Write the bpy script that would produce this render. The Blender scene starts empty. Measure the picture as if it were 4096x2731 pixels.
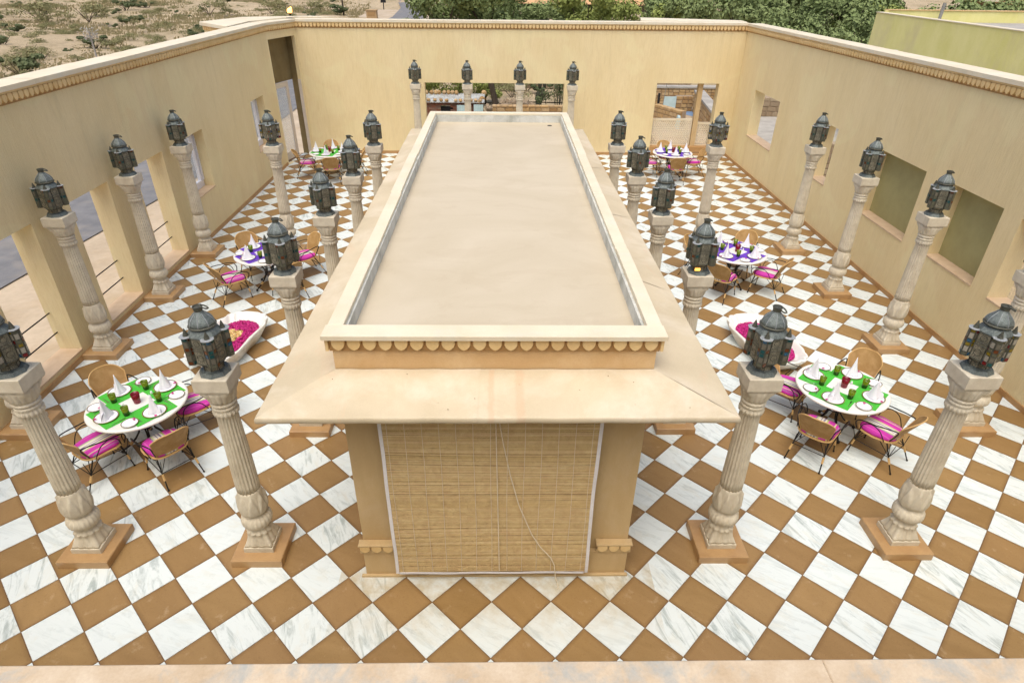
import bpy, bmesh, math, random
from mathutils import Vector, Matrix
from math import sin, cos, pi, radians
rnd = random.Random(7)
S = bpy.context.scene
C = S.collection
# ------------------------------------------------------------------ camera, sky, sun, exposure
cd = bpy.data.cameras.new('camera'); cam = bpy.data.objects.new('camera', cd); C.objects.link(cam); S.camera = cam
cam.location = (.0895, -4.2803, 5.8847); cam.rotation_euler = (1.0247, -.0113, -.0150)
cd.lens = 21.865; cd.sensor_width = 36; cd.clip_start = .05; cd.clip_end = 2000
W = bpy.data.worlds.new('World'); S.world = W; W.use_nodes = True
wn = W.node_tree.nodes; wl = W.node_tree.links
sky = wn.new('ShaderNodeTexSky'); sky.sky_type = 'NISHITA'; sky.sun_disc = False
SUN_EL, SUN_AZ = radians(68), radians(196)
sky.sun_elevation = SUN_EL; sky.sun_rotation = SUN_AZ; sky.air_density = .8; sky.dust_density = 4.5; sky.ozone_density = .8
bg = wn['Background']; bg.inputs[1].default_value = .15
wl.new(sky.outputs[0], bg.inputs[0])
sd = bpy.data.lights.new('sun', 'SUN'); sun = bpy.data.objects.new('sun', sd); C.objects.link(sun)
sd.energy = 1.5; sd.angle = radians(58); sd.color = (1, .99, .91)
# light comes from azimuth SUN_AZ (clockwise from +Y)
dirv = Vector((sin(SUN_AZ)*cos(SUN_EL), cos(SUN_AZ)*cos(SUN_EL), sin(SUN_EL)))
sun.rotation_euler = dirv.to_track_quat('Z', 'Y').to_euler()
S.view_settings.view_transform = 'Standard'; S.view_settings.look = 'None'
S.view_settings.gamma = 1; S.view_settings.use_curve_mapping = False
S.view_settings.exposure = .31
S.render.engine = 'CYCLES'

# ------------------------------------------------------------------ helpers: materials
class NT:
    def __init__(s, m): s.t = m.node_tree; s.n = s.t.nodes; s.l = s.t.links
    def new(s, typ, **k):
        nd = s.n.new(typ)
        for a, v in k.items():
            if a[0] == '_': nd.inputs[int(a[1:])].default_value = v
            else: setattr(nd, a, v)
        return nd
    def link(s, a, b): s.l.new(a, b)
    def math(s, op, a, b=None, c=None):
        nd = s.new('ShaderNodeMath', operation=op)
        for i, v in enumerate((a, b, c)):
            if v is None: continue
            if isinstance(v, (int, float)): nd.inputs[i].default_value = v
            else: s.link(v, nd.inputs[i])
        return nd.outputs[0]
    def mix(s, f, a, b, mode='MIX'):
        nd = s.new('ShaderNodeMixRGB', blend_type=mode)
        for i, v in enumerate((f, a, b)):
            if isinstance(v, (int, float)): nd.inputs[i].default_value = v
            elif isinstance(v, tuple): nd.inputs[i].default_value = (*v[:3], 1)
            else: s.link(v, nd.inputs[i])
        return nd.outputs[0]
    def noise(s, vec, scale, detail=4, rough=.55, dist=0):
        nd = s.new('ShaderNodeTexNoise'); nd.inputs['Scale'].default_value = scale; nd.inputs['Detail'].default_value = detail
        nd.inputs['Roughness'].default_value = rough; nd.inputs['Distortion'].default_value = dist
        s.link(vec, nd.inputs['Vector']); return nd.outputs['Fac']
    def map(s, vec, scale=(1, 1, 1), loc=(0, 0, 0), rot=(0, 0, 0)):
        nd = s.new('ShaderNodeMapping'); nd.inputs['Scale'].default_value = scale
        nd.inputs['Location'].default_value = loc; nd.inputs['Rotation'].default_value = rot
        s.link(vec, nd.inputs['Vector']); return nd.outputs[0]
    def ramp(s, f, stops):
        nd = s.new('ShaderNodeValToRGB'); e = nd.color_ramp.elements
        while len(e) < len(stops): e.new(.5)
        for k, (p, c) in enumerate(stops):
            e[k].position = p; e[k].color = (*c[:3], 1) if isinstance(c, tuple) else (c, c, c, 1)
        s.link(f, nd.inputs[0]); return nd.outputs[0]

def base_mat(name, rough=.7, metal=0):
    m = bpy.data.materials.new(name); m.use_nodes = True
    t = NT(m); b = t.n['Principled BSDF']; b.inputs['Roughness'].default_value = rough; b.inputs['Metallic'].default_value = metal
    return m, t, b
def coords(t, world=False):
    if world: return t.new('ShaderNodeNewGeometry').outputs['Position']
    return t.new('ShaderNodeTexCoord').outputs['Object']
def bump(t, b, h, strength=.3, dist=.01, prev=None):
    nd = t.new('ShaderNodeBump'); nd.inputs['Strength'].default_value = strength; nd.inputs['Distance'].default_value = dist
    t.link(h, nd.inputs['Height'])
    if prev is not None: t.link(prev, nd.inputs['Normal'])
    t.link(nd.outputs[0], b.inputs['Normal']); return nd.outputs[0]
def M(name, c1, c2, scale=4, rough=.75, metal=0, stretch=(1, 1, 1), fine=60, bs=.25, bd=.004, world=True, stain=None, stain_scale=1.2, stain_amt=.5, lo=.35, hi=.65):
    m, t, b = base_mat(name, rough, metal); v = coords(t, world)
    n = t.noise(t.map(v, stretch), scale, 6, .6)
    col = t.mix(t.ramp(n, [(lo, 0.), (hi, 1.)]), c1, c2)
    if stain:
        s2 = t.noise(t.map(v, (1, 1, .6), (3.1, 7.7, 1.3)), stain_scale, 5, .65, .4)
        col = t.mix(t.math('MULTIPLY', t.ramp(s2, [(.5, 0.), (.68, 1.)]), stain_amt), col, stain)
    if name == 'pale_sandstone':
        sp_ = t.new('ShaderNodeSeparateXYZ'); t.link(v, sp_.inputs[0]); wob = t.noise(t.map(v, (1, 3, 3)), 3, 4)
        for cx_, w_ in ((.01, .035), (.26, .05)):
            dd = t.math('ABSOLUTE', t.math('SUBTRACT', t.math('ADD', sp_.outputs[0], t.math('MULTIPLY', wob, .06)), cx_+.03))
            kk = t.math('MULTIPLY', t.math('LESS_THAN', sp_.outputs[1], .40), t.ramp(t.math('DIVIDE', dd, w_), [(.45, .40), (1., 0.)])); col = t.mix(kk, col, (.62, .40, .24))
        n5 = t.noise(v, 16, 5, .8); col = t.mix(t.math('MULTIPLY', t.ramp(n5, [(.68, 0.), (.73, 1.)]), .45), col, (.36, .27, .17))
        n6 = t.noise(t.map(v, (1, .4, 1)), 2.6, 7, .7, .8); col = t.mix(t.math('MULTIPLY', t.ramp(n6, [(.56, 0.), (.62, 1.)]), .22), col, (.66, .46, .29))
    f = t.noise(v, fine, 3, .7)
    col = t.mix(.22, col, t.ramp(f, [(.3, .35), (.7, .65)]), 'OVERLAY')
    t.link(col, b.inputs['Base Color'])
    if bs: bump(t, b, f, bs, bd)
    return m

MAT = {}
def plaster(name, c1, c2, c3):
    m, t, b = base_mat(name, .9); v = coords(t, True)
    drag = t.noise(t.map(v, (16, 16, 1.6)), 2.4, 6, .72)
    big = t.noise(t.map(v, (1, 1, .45)), 1.1, 5, .6, .3)
    col = t.mix(t.ramp(big, [(.3, 0.), (.7, 1.)]), c1, c2)
    col = t.mix(t.math('MULTIPLY', t.ramp(drag, [(.42, 0.), (.72, 1.)]), .45), col, c3)
    st = t.noise(t.map(v, (3.2, 3.2, .32), (5, 2, 0)), 1.5, 7, .7, .2); col = t.mix(t.math('MULTIPLY', t.ramp(st, [(.52, 0.), (.70, 1.)]), .13), col, tuple(x*.62 for x in c3))
    pt_ = t.noise(t.map(v, (1, 1, 1), (9, 1, 4)), .7, 3, .5, .6); col = t.mix(t.math('MULTIPLY', t.ramp(pt_, [(.55, 0.), (.60, 1.)]), .14), col, tuple(min(.9, x*1.25) for x in c2))
    grit = t.noise(v, 95, 3, .8)
    col = t.mix(.25, col, t.ramp(grit, [(.3, .3), (.7, .7)]), 'OVERLAY')
    t.link(col, b.inputs['Base Color'])
    n1 = bump(t, b, drag, .8, .012); bump(t, b, grit, .6, .006, n1)
    return m
MAT['plaster'] = plaster('ochre_plaster', (.78, .63, .345), (.84, .695, .41), (.67, .515, .25))
MAT['plaster_lime'] = M('lime_wash', (.74, .69, .25), (.82, .76, .33), 1.2, .9, stretch=(1, 1, .5), stain=(.68, .60, .30), stain_scale=.5, stain_amt=.8, fine=20)
MAT['sandstone'] = M('pale_sandstone', (.56, .465, .305), (.64, .54, .37), 1.6, .6, stretch=(1, 1, 3), stain=(.74, .66, .52), stain_amt=.6, fine=120, bs=.15)
MAT['pavwall'] = M('tan_sandstone_wall', (.52, .36, .17), (.58, .42, .21), 1.5, .7, stretch=(3, 3, .7), stain=(.64, .50, .32), stain_amt=.3, stain_scale=2.5, fine=90, bs=.2)
MAT['dirt'] = M('dry_leaf_bits', (.16, .09, .04), (.26, .17, .08), 30, .9, fine=60)
MAT['parwall'] = M('orange_sandstone', (.62, .39, .175), (.66, .44, .21), 1.5, .7, stain=(.80, .60, .34), stain_amt=.5, fine=90, bs=.1)
MAT['frieze'] = M('carved_yellow_stone', (.70, .48, .20), (.78, .57, .28), 3, .75, stain=(.62, .40, .17), stain_amt=.5, stain_scale=.8, fine=80, bs=.3)
MAT['friezebed'] = M('frieze_ground', (.36, .20, .07), (.44, .26, .10), 3, .8, fine=80)
MAT['coping'] = M('cream_coping', (.71, .61, .43), (.78, .69, .51), 2, .6, stretch=(1, 1, 1), stain=(.60, .62, .55), stain_scale=2.2, stain_amt=.35, fine=110, bs=.12)
MAT['ledge'] = M('mottled_ledge', (.50, .37, .23), (.62, .50, .35), 9, .6, stain=(.36, .37, .34), stain_scale=9, stain_amt=.8, fine=120, bs=.2)
MAT['skirt'] = M('skirting_stone', (.40, .22, .08), (.47, .27, .11), 5, .55, fine=120, bs=.1)
MAT['plinth'] = M('brown_plinth_stone', (.40, .235, .10), (.47, .29, .13), 5, .4, fine=120, bs=.08)
MAT['sill'] = M('pink_sill_stone', (.58, .41, .25), (.66, .49, .32), 5, .6, fine=120, bs=.08)
MAT['cement'] = M('grey_cement', (.52, .52, .46), (.66, .66, .60), 5, .9, stain=(.26, .27, .22), stain_scale=4, fine=60, bs=.6, bd=.01)
MAT['colstone'] = M('carved_column_stone', (.58, .51, .38), (.69, .62, .475), 9, .85, stain=(.46, .38, .26), stain_scale=4, stain_amt=.45, fine=150, bs=.5)
MAT['whitepaint'] = M('white_frame_paint', (.75, .74, .76), (.80, .79, .80), 5, .4, fine=80, bs=.02)
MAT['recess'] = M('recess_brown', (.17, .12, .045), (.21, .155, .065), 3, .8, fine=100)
MAT['doorpaint'] = M('beige_door_paint', (.60, .52, .42), (.66, .58, .48), 4, .5, fine=80, bs=.02)
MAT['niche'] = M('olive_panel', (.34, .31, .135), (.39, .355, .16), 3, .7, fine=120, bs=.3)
MAT['iron'] = M('black_iron', (.012, .012, .012), (.03, .028, .024), 30, .4, .6, fine=150, bs=.1)
MAT['white_marble'] = M('white_table_marble', (.80, .79, .72), (.86, .85, .80), 3, .3, world=False, stain=(.62, .62, .55), stain_scale=4, stain_amt=.3, fine=60, bs=.02)
MAT['linen'] = M('white_linen', (.80, .80, .86), (.86, .86, .9), 20, .85, fine=200, bs=.15, world=False)
MAT['green_mat'] = M('green_placemat', (.055, .42, .03), (.075, .50, .045), 40, .8, fine=250, bs=.3, world=False)
MAT['purple_mat'] = M('purple_placemat', (.12, .035, .44), (.16, .05, .52), 40, .8, fine=250, bs=.3, world=False)
MAT['china'] = M('white_china', (.84, .84, .84), (.88, .88, .88), 5, .12, fine=50, bs=0)
MAT['gold_rim'] = M('gilded_rim', (.40, .26, .03), (.5, .33, .05), 40, .3, fine=80, bs=0)
MAT['navy_rim'] = M('navy_rim', (.01, .012, .03), (.03, .03, .06), 40, .3, fine=80, bs=0)
MAT['steel'] = M('cutlery_steel', (.55, .55, .55), (.65, .65, .65), 40, .2, 1, fine=80, bs=0)
MAT['trunk'] = M('tree_bark', (.055, .04, .025), (.10, .075, .05), 12, .95, stretch=(1, 1, .2), fine=40, bs=.8, bd=.03)
MAT['rusttin'] = M('pale_tin', (.42, .42, .38), (.60, .62, .60), 3, .6, stain=(.25, .17, .1), stain_scale=3, fine=30, bs=.1)
MAT['bluetin'] = M('light_blue_tin', (.45, .60, .60), (.55, .70, .72), 3, .5, fine=30, bs=.1)
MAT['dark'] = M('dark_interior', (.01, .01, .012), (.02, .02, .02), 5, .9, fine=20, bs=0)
MAT['petal'] = M('magenta_petals', (.42, .006, .12), (.62, .02, .26), 60, .6, fine=140, bs=.2)
MAT['marigold'] = M('yellow_petals', (.80, .45, .08), (.85, .76, .42), 30, .6, fine=140, bs=.2)
MAT['bluepool'] = M('blue_painted_floor', (.16, .26, .42), (.22, .33, .50), 2, .5, fine=20, bs=.05)
MAT['concrete'] = M('weathered_concrete', (.34, .315, .275), (.46, .43, .38), 1.5, .9, stain=(.30, .28, .25), fine=20, bs=.3)
MAT['cactus'] = M('dark_cactus', (.03, .035, .02), (.06, .06, .035), 10, .9, fine=40, bs=.5)
MAT['greypipe'] = M('grey_pipe', (.22, .21, .19), (.32, .31, .28), 6, .9, fine=40, bs=.4)

def woven():
    m, t, b = base_mat('woven_cane', .6); v = coords(t)
    w1 = t.new('ShaderNodeTexWave', wave_type='BANDS', bands_direction='Z'); w1.inputs['Scale'].default_value = 42; w1.inputs['Distortion'].default_value = 1.2; w1.inputs['Detail'].default_value = 2
    t.link(v, w1.inputs['Vector'])
    w2 = t.new('ShaderNodeTexWave', wave_type='BANDS', bands_direction='X'); w2.inputs['Scale'].default_value = 30; w2.inputs['Distortion'].default_value = .5
    t.link(v, w2.inputs['Vector'])
    p = t.math('MULTIPLY', w1.outputs['Fac'], w2.outputs['Fac'])
    col = t.mix(t.ramp(p, [(.05, 0.), (.55, 1.)]), (.30, .165, .045), (.50, .30, .10))
    col = t.mix(t.ramp(t.noise(v, 9, 4), [(.4, 0.), (.7, .45)]), col, (.62, .42, .18))
    t.link(col, b.inputs['Base Color']); bump(t, b, p, .6, .004); return m
MAT['cane'] = woven()
MAT['cane_wrap'] = M('cane_wrapping', (.55, .33, .11), (.68, .45, .19), 60, .55, stretch=(.1, .1, 3), fine=120, bs=.3, world=False)

def cushion_mat():
    m, t, b = base_mat('striped_cushion_fabric', .85); v = coords(t)
    sx = t.new('ShaderNodeSeparateXYZ'); t.link(v, sx.inputs[0])
    x = t.math('MULTIPLY_ADD', sx.outputs[0], 1.95, .5)
    r = t.new('ShaderNodeValToRGB'); r.color_ramp.interpolation = 'CONSTANT'; e = r.color_ramp.elements
    mg, pk, wh, gr, gy, lm = (.56, .035, .36), (.66, .10, .44), (.74, .72, .62), (.50, .55, .16), (.28, .24, .34), (.58, .60, .30)
    st = [(0, mg), (.12, pk), (.15, mg), (.30, gy), (.33, lm), (.37, wh), (.43, gy), (.455, wh), (.50, gy), (.54, wh), (.58, gr), (.62, pk), (.66, mg), (.80, lm), (.83, mg), (.9, gy), (.92, mg)]
    while len(e) < len(st): e.new(.5)
    for k, (p, c) in enumerate(st): e[k].position = p; e[k].color = (*c, 1)
    t.link(x, r.inputs[0]); t.link(r.outputs[0], b.inputs['Base Color'])
    bump(t, b, t.noise(v, 300, 2), .3, .002); return m
MAT['cushion'] = cushion_mat()

def tile_mat(name, white):
    m, t, b = base_mat(name, .28 if white else .42)
    P = coords(t, True); sx = t.new('ShaderNodeSeparateXYZ'); t.link(P, sx.inputs[0])
    s = .32*2
    a = t.math('FLOOR', t.math('DIVIDE', t.math('ADD', sx.outputs[0], sx.outputs[1]), s))
    c = t.math('FLOOR', t.math('DIVIDE', t.math('SUBTRACT', sx.outputs[0], sx.outputs[1]), s))
    cb = t.new('ShaderNodeCombineXYZ'); t.link(a, cb.inputs[0]); t.link(c, cb.inputs[1])
    wnz = t.new('ShaderNodeTexWhiteNoise', noise_dimensions='3D'); t.link(cb.outputs[0], wnz.inputs[0])
    off = t.new('ShaderNodeVectorMath', operation='SCALE'); t.link(wnz.outputs['Color'], off.inputs[0]); off.inputs[3].default_value = 40
    rotv = t.new('ShaderNodeVectorRotate', rotation_type='Z_AXIS'); t.link(P, rotv.inputs['Vector'])
    ang = t.math('MULTIPLY', wnz.outputs['Value'], 6.28) if white else t.math('MULTIPLY', wnz.outputs['Value'], 3.1)
    t.link(t.math('MULTIPLY_ADD', t.math('SUBTRACT', wnz.outputs['Value'], .5), 1.1, .75), rotv.inputs['Angle'])
    add = t.new('ShaderNodeVectorMath', operation='ADD'); t.link(rotv.outputs[0], add.inputs[0]); t.link(off.outputs[0], add.inputs[1])
    V = add.outputs[0]
    if white:
        v1 = t.noise(t.map(V, (1.2, 6.5, 1)), 1.9, 7, .68, .9)
        amt = t.math('MULTIPLY', wnz.outputs['Value'], .75)
        vein = t.math('MULTIPLY', t.ramp(v1, [(.50, 0.), (.66, 1.)]), t.math('ADD', amt, .12))
        col = t.mix(vein, (.74, .80, .78), (.33, .39, .37))
        v2 = t.noise(t.map(V, (1, 2.5, 1)), 3.1, 5, .6, .5)
        col = t.mix(t.math('MULTIPLY', t.ramp(v2, [(.52, 0.), (.72, 1.)]), .35), col, (.66, .62, .48))
        # brown washing stains round the pavilion base
        gy = t.math('SUBTRACT', 1.0, t.math('MINIMUM', 1.0, t.math('DIVIDE', t.math('ABSOLUTE', t.math('ADD', sx.outputs[1], -.2)), .75)))
        gx = t.math('LESS_THAN', t.math('ABSOLUTE', t.math('ADD', sx.outputs[0], -.05)), 1.75)
        v3 = t.noise(P, 4.5, 5, .65)
        k = t.math('MULTIPLY', t.math('MULTIPLY', gy, gx), t.ramp(v3, [(.35, .2), (.65, 1.)]))
        col = t.mix(t.math('MULTIPLY', k, .9), col, (.50, .40, .22))
    else:
        v1 = t.noise(t.map(V, (1, 3, 1)), 2.2, 6, .6, .4)
        col = t.mix(t.ramp(v1, [(.3, 0.), (.7, 1.)]), (.275, .165, .055), (.34, .21, .078))
        sep = t.new('ShaderNodeSeparateColor'); t.link(wnz.outputs['Color'], sep.inputs[0])
        col = t.mix(t.math('MULTIPLY', sep.outputs[0], .30), col, (.47, .29, .125)); col = t.mix(t.math('MULTIPLY', sep.outputs[1], .28), col, (.20, .10, .035))
        v9 = t.noise(V, 38, 4, .8); col = t.mix(t.math('MULTIPLY', t.ramp(v9, [(.55, 0.), (.66, 1.)]), .28), col, (.19, .095, .03))
        fa = t.math('ABSOLUTE', t.math('SUBTRACT', t.math('FRACT', t.math('DIVIDE', t.math('ADD', sx.outputs[0], sx.outputs[1]), s)), .5)); fb = t.math('ABSOLUTE', t.math('SUBTRACT', t.math('FRACT', t.math('DIVIDE', t.math('SUBTRACT', sx.outputs[0], sx.outputs[1]), s)), .5))
        ed = t.math('MAXIMUM', fa, fb); col = t.mix(t.ramp(ed, [(.40, 0.), (.5, .55)]), col, (.17, .085, .025))
        v2 = t.noise(V, 6, 5, .7)
        col = t.mix(t.math('MULTIPLY', t.ramp(v2, [(.60, 0.), (.74, 1.)]), .45), col, (.55, .40, .24))
    f = t.noise(V, 140, 2, .7)
    col = t.mix(.16, col, t.ramp(f, [(.3, .3), (.7, .7)]), 'OVERLAY')
    t.link(col, b.inputs['Base Color'])
    t.link(t.ramp(t.noise(V, 5, 4), [(.3, .22 if white else .38), (.7, .40 if white else .55)]), b.inputs['Roughness'])
    bump(t, b, f, .06, .002)
    return m
MAT['tile_white'] = tile_mat('white_marble_tile', True)
MAT['tile_brown'] = tile_mat('brown_sandstone_tile', False)
MAT['grout'] = M('dark_grout', (.16, .09, .045), (.24, .15, .08), 8, .9, fine=60)

def roof_mat():
    m, t, b = base_mat('smooth_roof_screed', .6); v = coords(t, True)
    n = t.noise(t.map(v, (.8, 1.1, 1)), .7, 7, .6, .8)
    col = t.mix(t.ramp(n, [(.38, 0.), (.62, 1.)]), (.54, .455, .315), (.59, .505, .365))
    n2 = t.noise(t.map(v, (1, 2.2, 1)), 1.1, 8, .68, .9)
    col = t.mix(t.math('MULTIPLY', t.ramp(n2, [(.54, 0.), (.58, .8), (.70, 1.)]), .16), col, (.44, .34, .21))
    n3 = t.noise(v, 11, 6, .75); col = t.mix(t.math('MULTIPLY', t.ramp(n3, [(.62, 0.), (.70, 1.)]), .25), col, (.40, .33, .24))
    f = t.noise(v, 160, 2, .7); col = t.mix(.1, col, t.ramp(f, [(.3, .3), (.7, .7)]), 'OVERLAY')
    t.link(col, b.inputs['Base Color']); bump(t, b, f, .08, .002); return m
MAT['roof'] = roof_mat()

def ground_mat():
    m, t, b = base_mat('desert_ground', .95); v = coords(t, True)
    n = t.noise(v, .055, 8, .62, .3); col = t.mix(t.ramp(n, [(.35, 0.), (.62, 1.)]), (.40, .305, .185), (.50, .395, .255))
    n2 = t.noise(t.map(v, (1, 1, 1), (40, 3, 0)), .22, 8, .7)
    col = t.mix(t.math('MULTIPLY', t.ramp(n2, [(.50, 0.), (.60, 1.)]), .75), col, (.30, .235, .125))
    n3 = t.noise(v, 1.4, 6, .7); col = t.mix(t.math('MULTIPLY', t.ramp(n3, [(.48, 0.), (.62, 1.)]), .45), col, (.28, .215, .12))
    f = t.noise(v, 9, 5, .75); col = t.mix(.5, col, t.ramp(f, [(.3, .25), (.7, .75)]), 'OVERLAY')
    t.link(col, b.inputs['Base Color']); bump(t, b, f, .8, .08); return m
MAT['ground'] = ground_mat()
MAT['sand'] = M('pale_sand', (.44, .35, .245), (.53, .43, .31), .6, .95, stain=(.40, .28, .15), stain_scale=.4, fine=6, bs=.4, bd=.03)
MAT['asphalt'] = M('worn_asphalt', (.15, .15, .155), (.21, .205, .205), 1.5, .9, stain=(.30, .26, .21), stain_scale=.7, fine=30, bs=.2)
MAT['field'] = M('orange_field', (.62, .33, .14), (.70, .42, .2), .1, .95, fine=2)

def leaf_mat(name, c1, c2, c3):
    m, t, b = base_mat(name, .8); v = coords(t, True)
    oi = t.new('ShaderNodeObjectInfo'); n = t.noise(v, .8, 4, .6); g = t.new('ShaderNodeNewGeometry').outputs['Random Per Island']
    col = t.mix(t.ramp(n, [(.35, 0.), (.65, 1.)]), c1, c2)
    col = t.mix(t.math('MULTIPLY', g, .6), col, c3)
    col = t.mix(t.math('MULTIPLY', oi.outputs['Random'], .35), col, c3)
    t.link(col, b.inputs['Base Color']); b.inputs['Specular IOR Level'].default_value = .15
    return m
MAT['leaf_dark'] = leaf_mat('dark_tree_leaves', (.15, .20, .075), (.21, .265, .10), (.26, .31, .13))
MAT['leaf_mid'] = leaf_mat('bright_tree_leaves', (.20, .25, .06), (.27, .32, .08), (.30, .33, .11))
MAT['leaf_scrub'] = leaf_mat('dry_scrub_leaves', (.17, .18, .075), (.24, .235, .105), (.30, .27, .14))
MAT['leaf_scrubgreen'] = leaf_mat('green_scrub_leaves', (.075, .11, .05), (.11, .14, .065), (.16, .17, .08))

MAT['straw'] = leaf_mat('dry_straw', (.30, .25, .13), (.38, .31, .18), (.24, .22, .11))
def metal_mat(name, c1, c2, c3, sc=22):
    m, t, b = base_mat(name, .6, .45); v = coords(t)
    n = t.noise(v, sc, 6, .7); col = t.mix(t.ramp(n, [(.35, 0.), (.65, 1.)]), c1, c2)
    vo = t.new('ShaderNodeTexVoronoi', feature='DISTANCE_TO_EDGE'); vo.inputs['Scale'].default_value = sc*2.2; t.link(v, vo.inputs['Vector'])
    col = t.mix(t.ramp(vo.outputs['Distance'], [(.02, .5), (.10, 0.)]), col, c3)
    t.link(col, b.inputs['Base Color']); t.link(t.ramp(n, [(.3, .5), (.7, .75)]), b.inputs['Roughness'])
    bump(t, b, vo.outputs['Distance'], .5, .004); return m
MAT['pewter'] = metal_mat('aged_pewter', (.105, .125, .115), (.25, .28, .26), (.06, .07, .06), 30)
MAT['bronze'] = metal_mat('dark_bronze_frame', (.07, .068, .05), (.14, .14, .105), (.045, .045, .035), 40)
MAT['plate_tin'] = metal_mat('bright_tin_cap', (.35, .37, .37), (.5, .52, .52), (.2, .2, .2), 50)
def filigree():
    m, t, b = base_mat('pierced_filigree_glass', .3, .2); v = coords(t)
    vo = t.new('ShaderNodeTexVoronoi', feature='DISTANCE_TO_EDGE'); vo.inputs['Scale'].default_value = 75; t.link(v, vo.inputs['Vector'])
    n = t.noise(v, 14, 4)
    g = t.mix(t.ramp(n, [(.4, 0.), (.62, 1.)]), (.19, .175, .12), (.36, .33, .24))
    g = t.mix(t.ramp(t.noise(v, 26, 2), [(.66, 0.), (.76, .7)]), g, (.48, .33, .24))
    col = t.mix(t.ramp(vo.outputs['Distance'], [(.05, 1.), (.12, 0.)]), g, (.09, .088, .065))
    t.link(col, b.inputs['Base Color']); bump(t, b, vo.outputs['Distance'], .6, .003); return m
MAT['filigree'] = filigree()
def glass(name, c, tr=.55, rough=.15, em=0):
    m, t, b = base_mat(name, rough); b.inputs['Base Color'].default_value = (*c, 1)
    n = t.noise(coords(t), 60, 3); t.link(t.mix(t.ramp(n, [(.4, 0.), (.7, .5)]), c, tuple(x*.4 for x in c)), b.inputs['Base Color'])
    b.inputs['Transmission Weight'].default_value = tr
    if em: b.inputs['Emission Color'].default_value = (*c, 1); b.inputs['Emission Strength'].default_value = em
    return m
MAT['pane_red'] = glass('red_glass', (.42, .02, .03)); MAT['pane_teal'] = glass('teal_glass', (.03, .17, .17))
MAT['pane_blue'] = glass('blue_glass', (.07, .22, .38)); MAT['pane_yel'] = glass('yellow_glass', (.50, .36, .04))
MAT['pane_clear'] = glass('clear_hammered_glass', (.22, .20, .15), .3); MAT['pane_rust'] = glass('rust_glass', (.30, .09, .03))
MAT['pane_backlit'] = glass('backlit_hammered_glass', (.62, .56, .44), .4)  # light passing through the panes is put into this pale colour
MAT['pane_dull'] = glass('dull_olive_glass', (.17, .17, .115), .3)
MAT['pane_lit'] = glass('lit_amber_glass', (1, .5, .08), 0, .3, 2.0)
MAT['tumbler_green'] = glass('olive_green_glass', (.34, .48, .01), .6, .08)
MAT['tumbler_dark'] = glass('deep_green_glass', (.045, .13, .01), .5, .08)
MAT['tumbler_red'] = glass('ruby_glass', (.45, .01, .04), .6, .08)
def window_glass():
    m, t, b = base_mat('window_glass', .03); b.inputs['Base Color'].default_value = (.6, .66, .68, 1); b.inputs['Alpha'].default_value = .26
    return m
MAT['winglass'] = window_glass()
def flame():
    m, t, b = base_mat('flame', .5); b.inputs['Base Color'].default_value = (1, .6, .2, 1)
    b.inputs['Emission Color'].default_value = (1, .42, .08, 1); b.inputs['Emission Strength'].default_value = 5; return m
MAT['flame'] = flame()
def brick_mat(name, cols):
    m, t, b = base_mat(name, .9); v = coords(t, True); g = t.new('ShaderNodeNewGeometry').outputs['Random Per Island']; oi = t.new('ShaderNodeObjectInfo').outputs['Random']
    k = t.math('FRACT', t.math('ADD', g, oi)); col = t.ramp(k, [(i/(len(cols)-1), c) for i, c in enumerate(cols)])
    f = t.noise(v, 14, 5, .7); col = t.mix(.4, col, t.ramp(f, [(.3, .3), (.7, .7)]), 'OVERLAY')
    t.link(col, b.inputs['Base Color']); bump(t, b, f, .6, .03); return m
MAT['stones'] = brick_mat('yellow_rubble_stone', [(.34, .20, .08), (.50, .33, .15), (.42, .28, .14), (.56, .40, .22)])
MAT['redbrick'] = brick_mat('red_brick', [(.22, .08, .045), (.30, .13, .08), (.20, .12, .09), (.36, .2, .14)])
MAT['rubble'] = brick_mat('rubble', [(.22, .16, .10), (.36, .27, .18), (.28, .2, .12), (.40, .32, .22)])
MAT['slat'] = brick_mat('bamboo_slats', [(.58, .42, .20), (.66, .49, .25), (.53, .37, .16), (.70, .53, .29), (.63, .46, .23), (.60, .43, .20), (.36, .24, .11)])
MAT['thread'] = M('cotton_thread', (.72, .62, .44), (.78, .69, .52), 60, .9, fine=120, bs=0)
MAT['tape'] = M('white_cotton_tape', (.72, .70, .70), (.78, .76, .76), 30, .9, fine=160, bs=.3)

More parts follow.
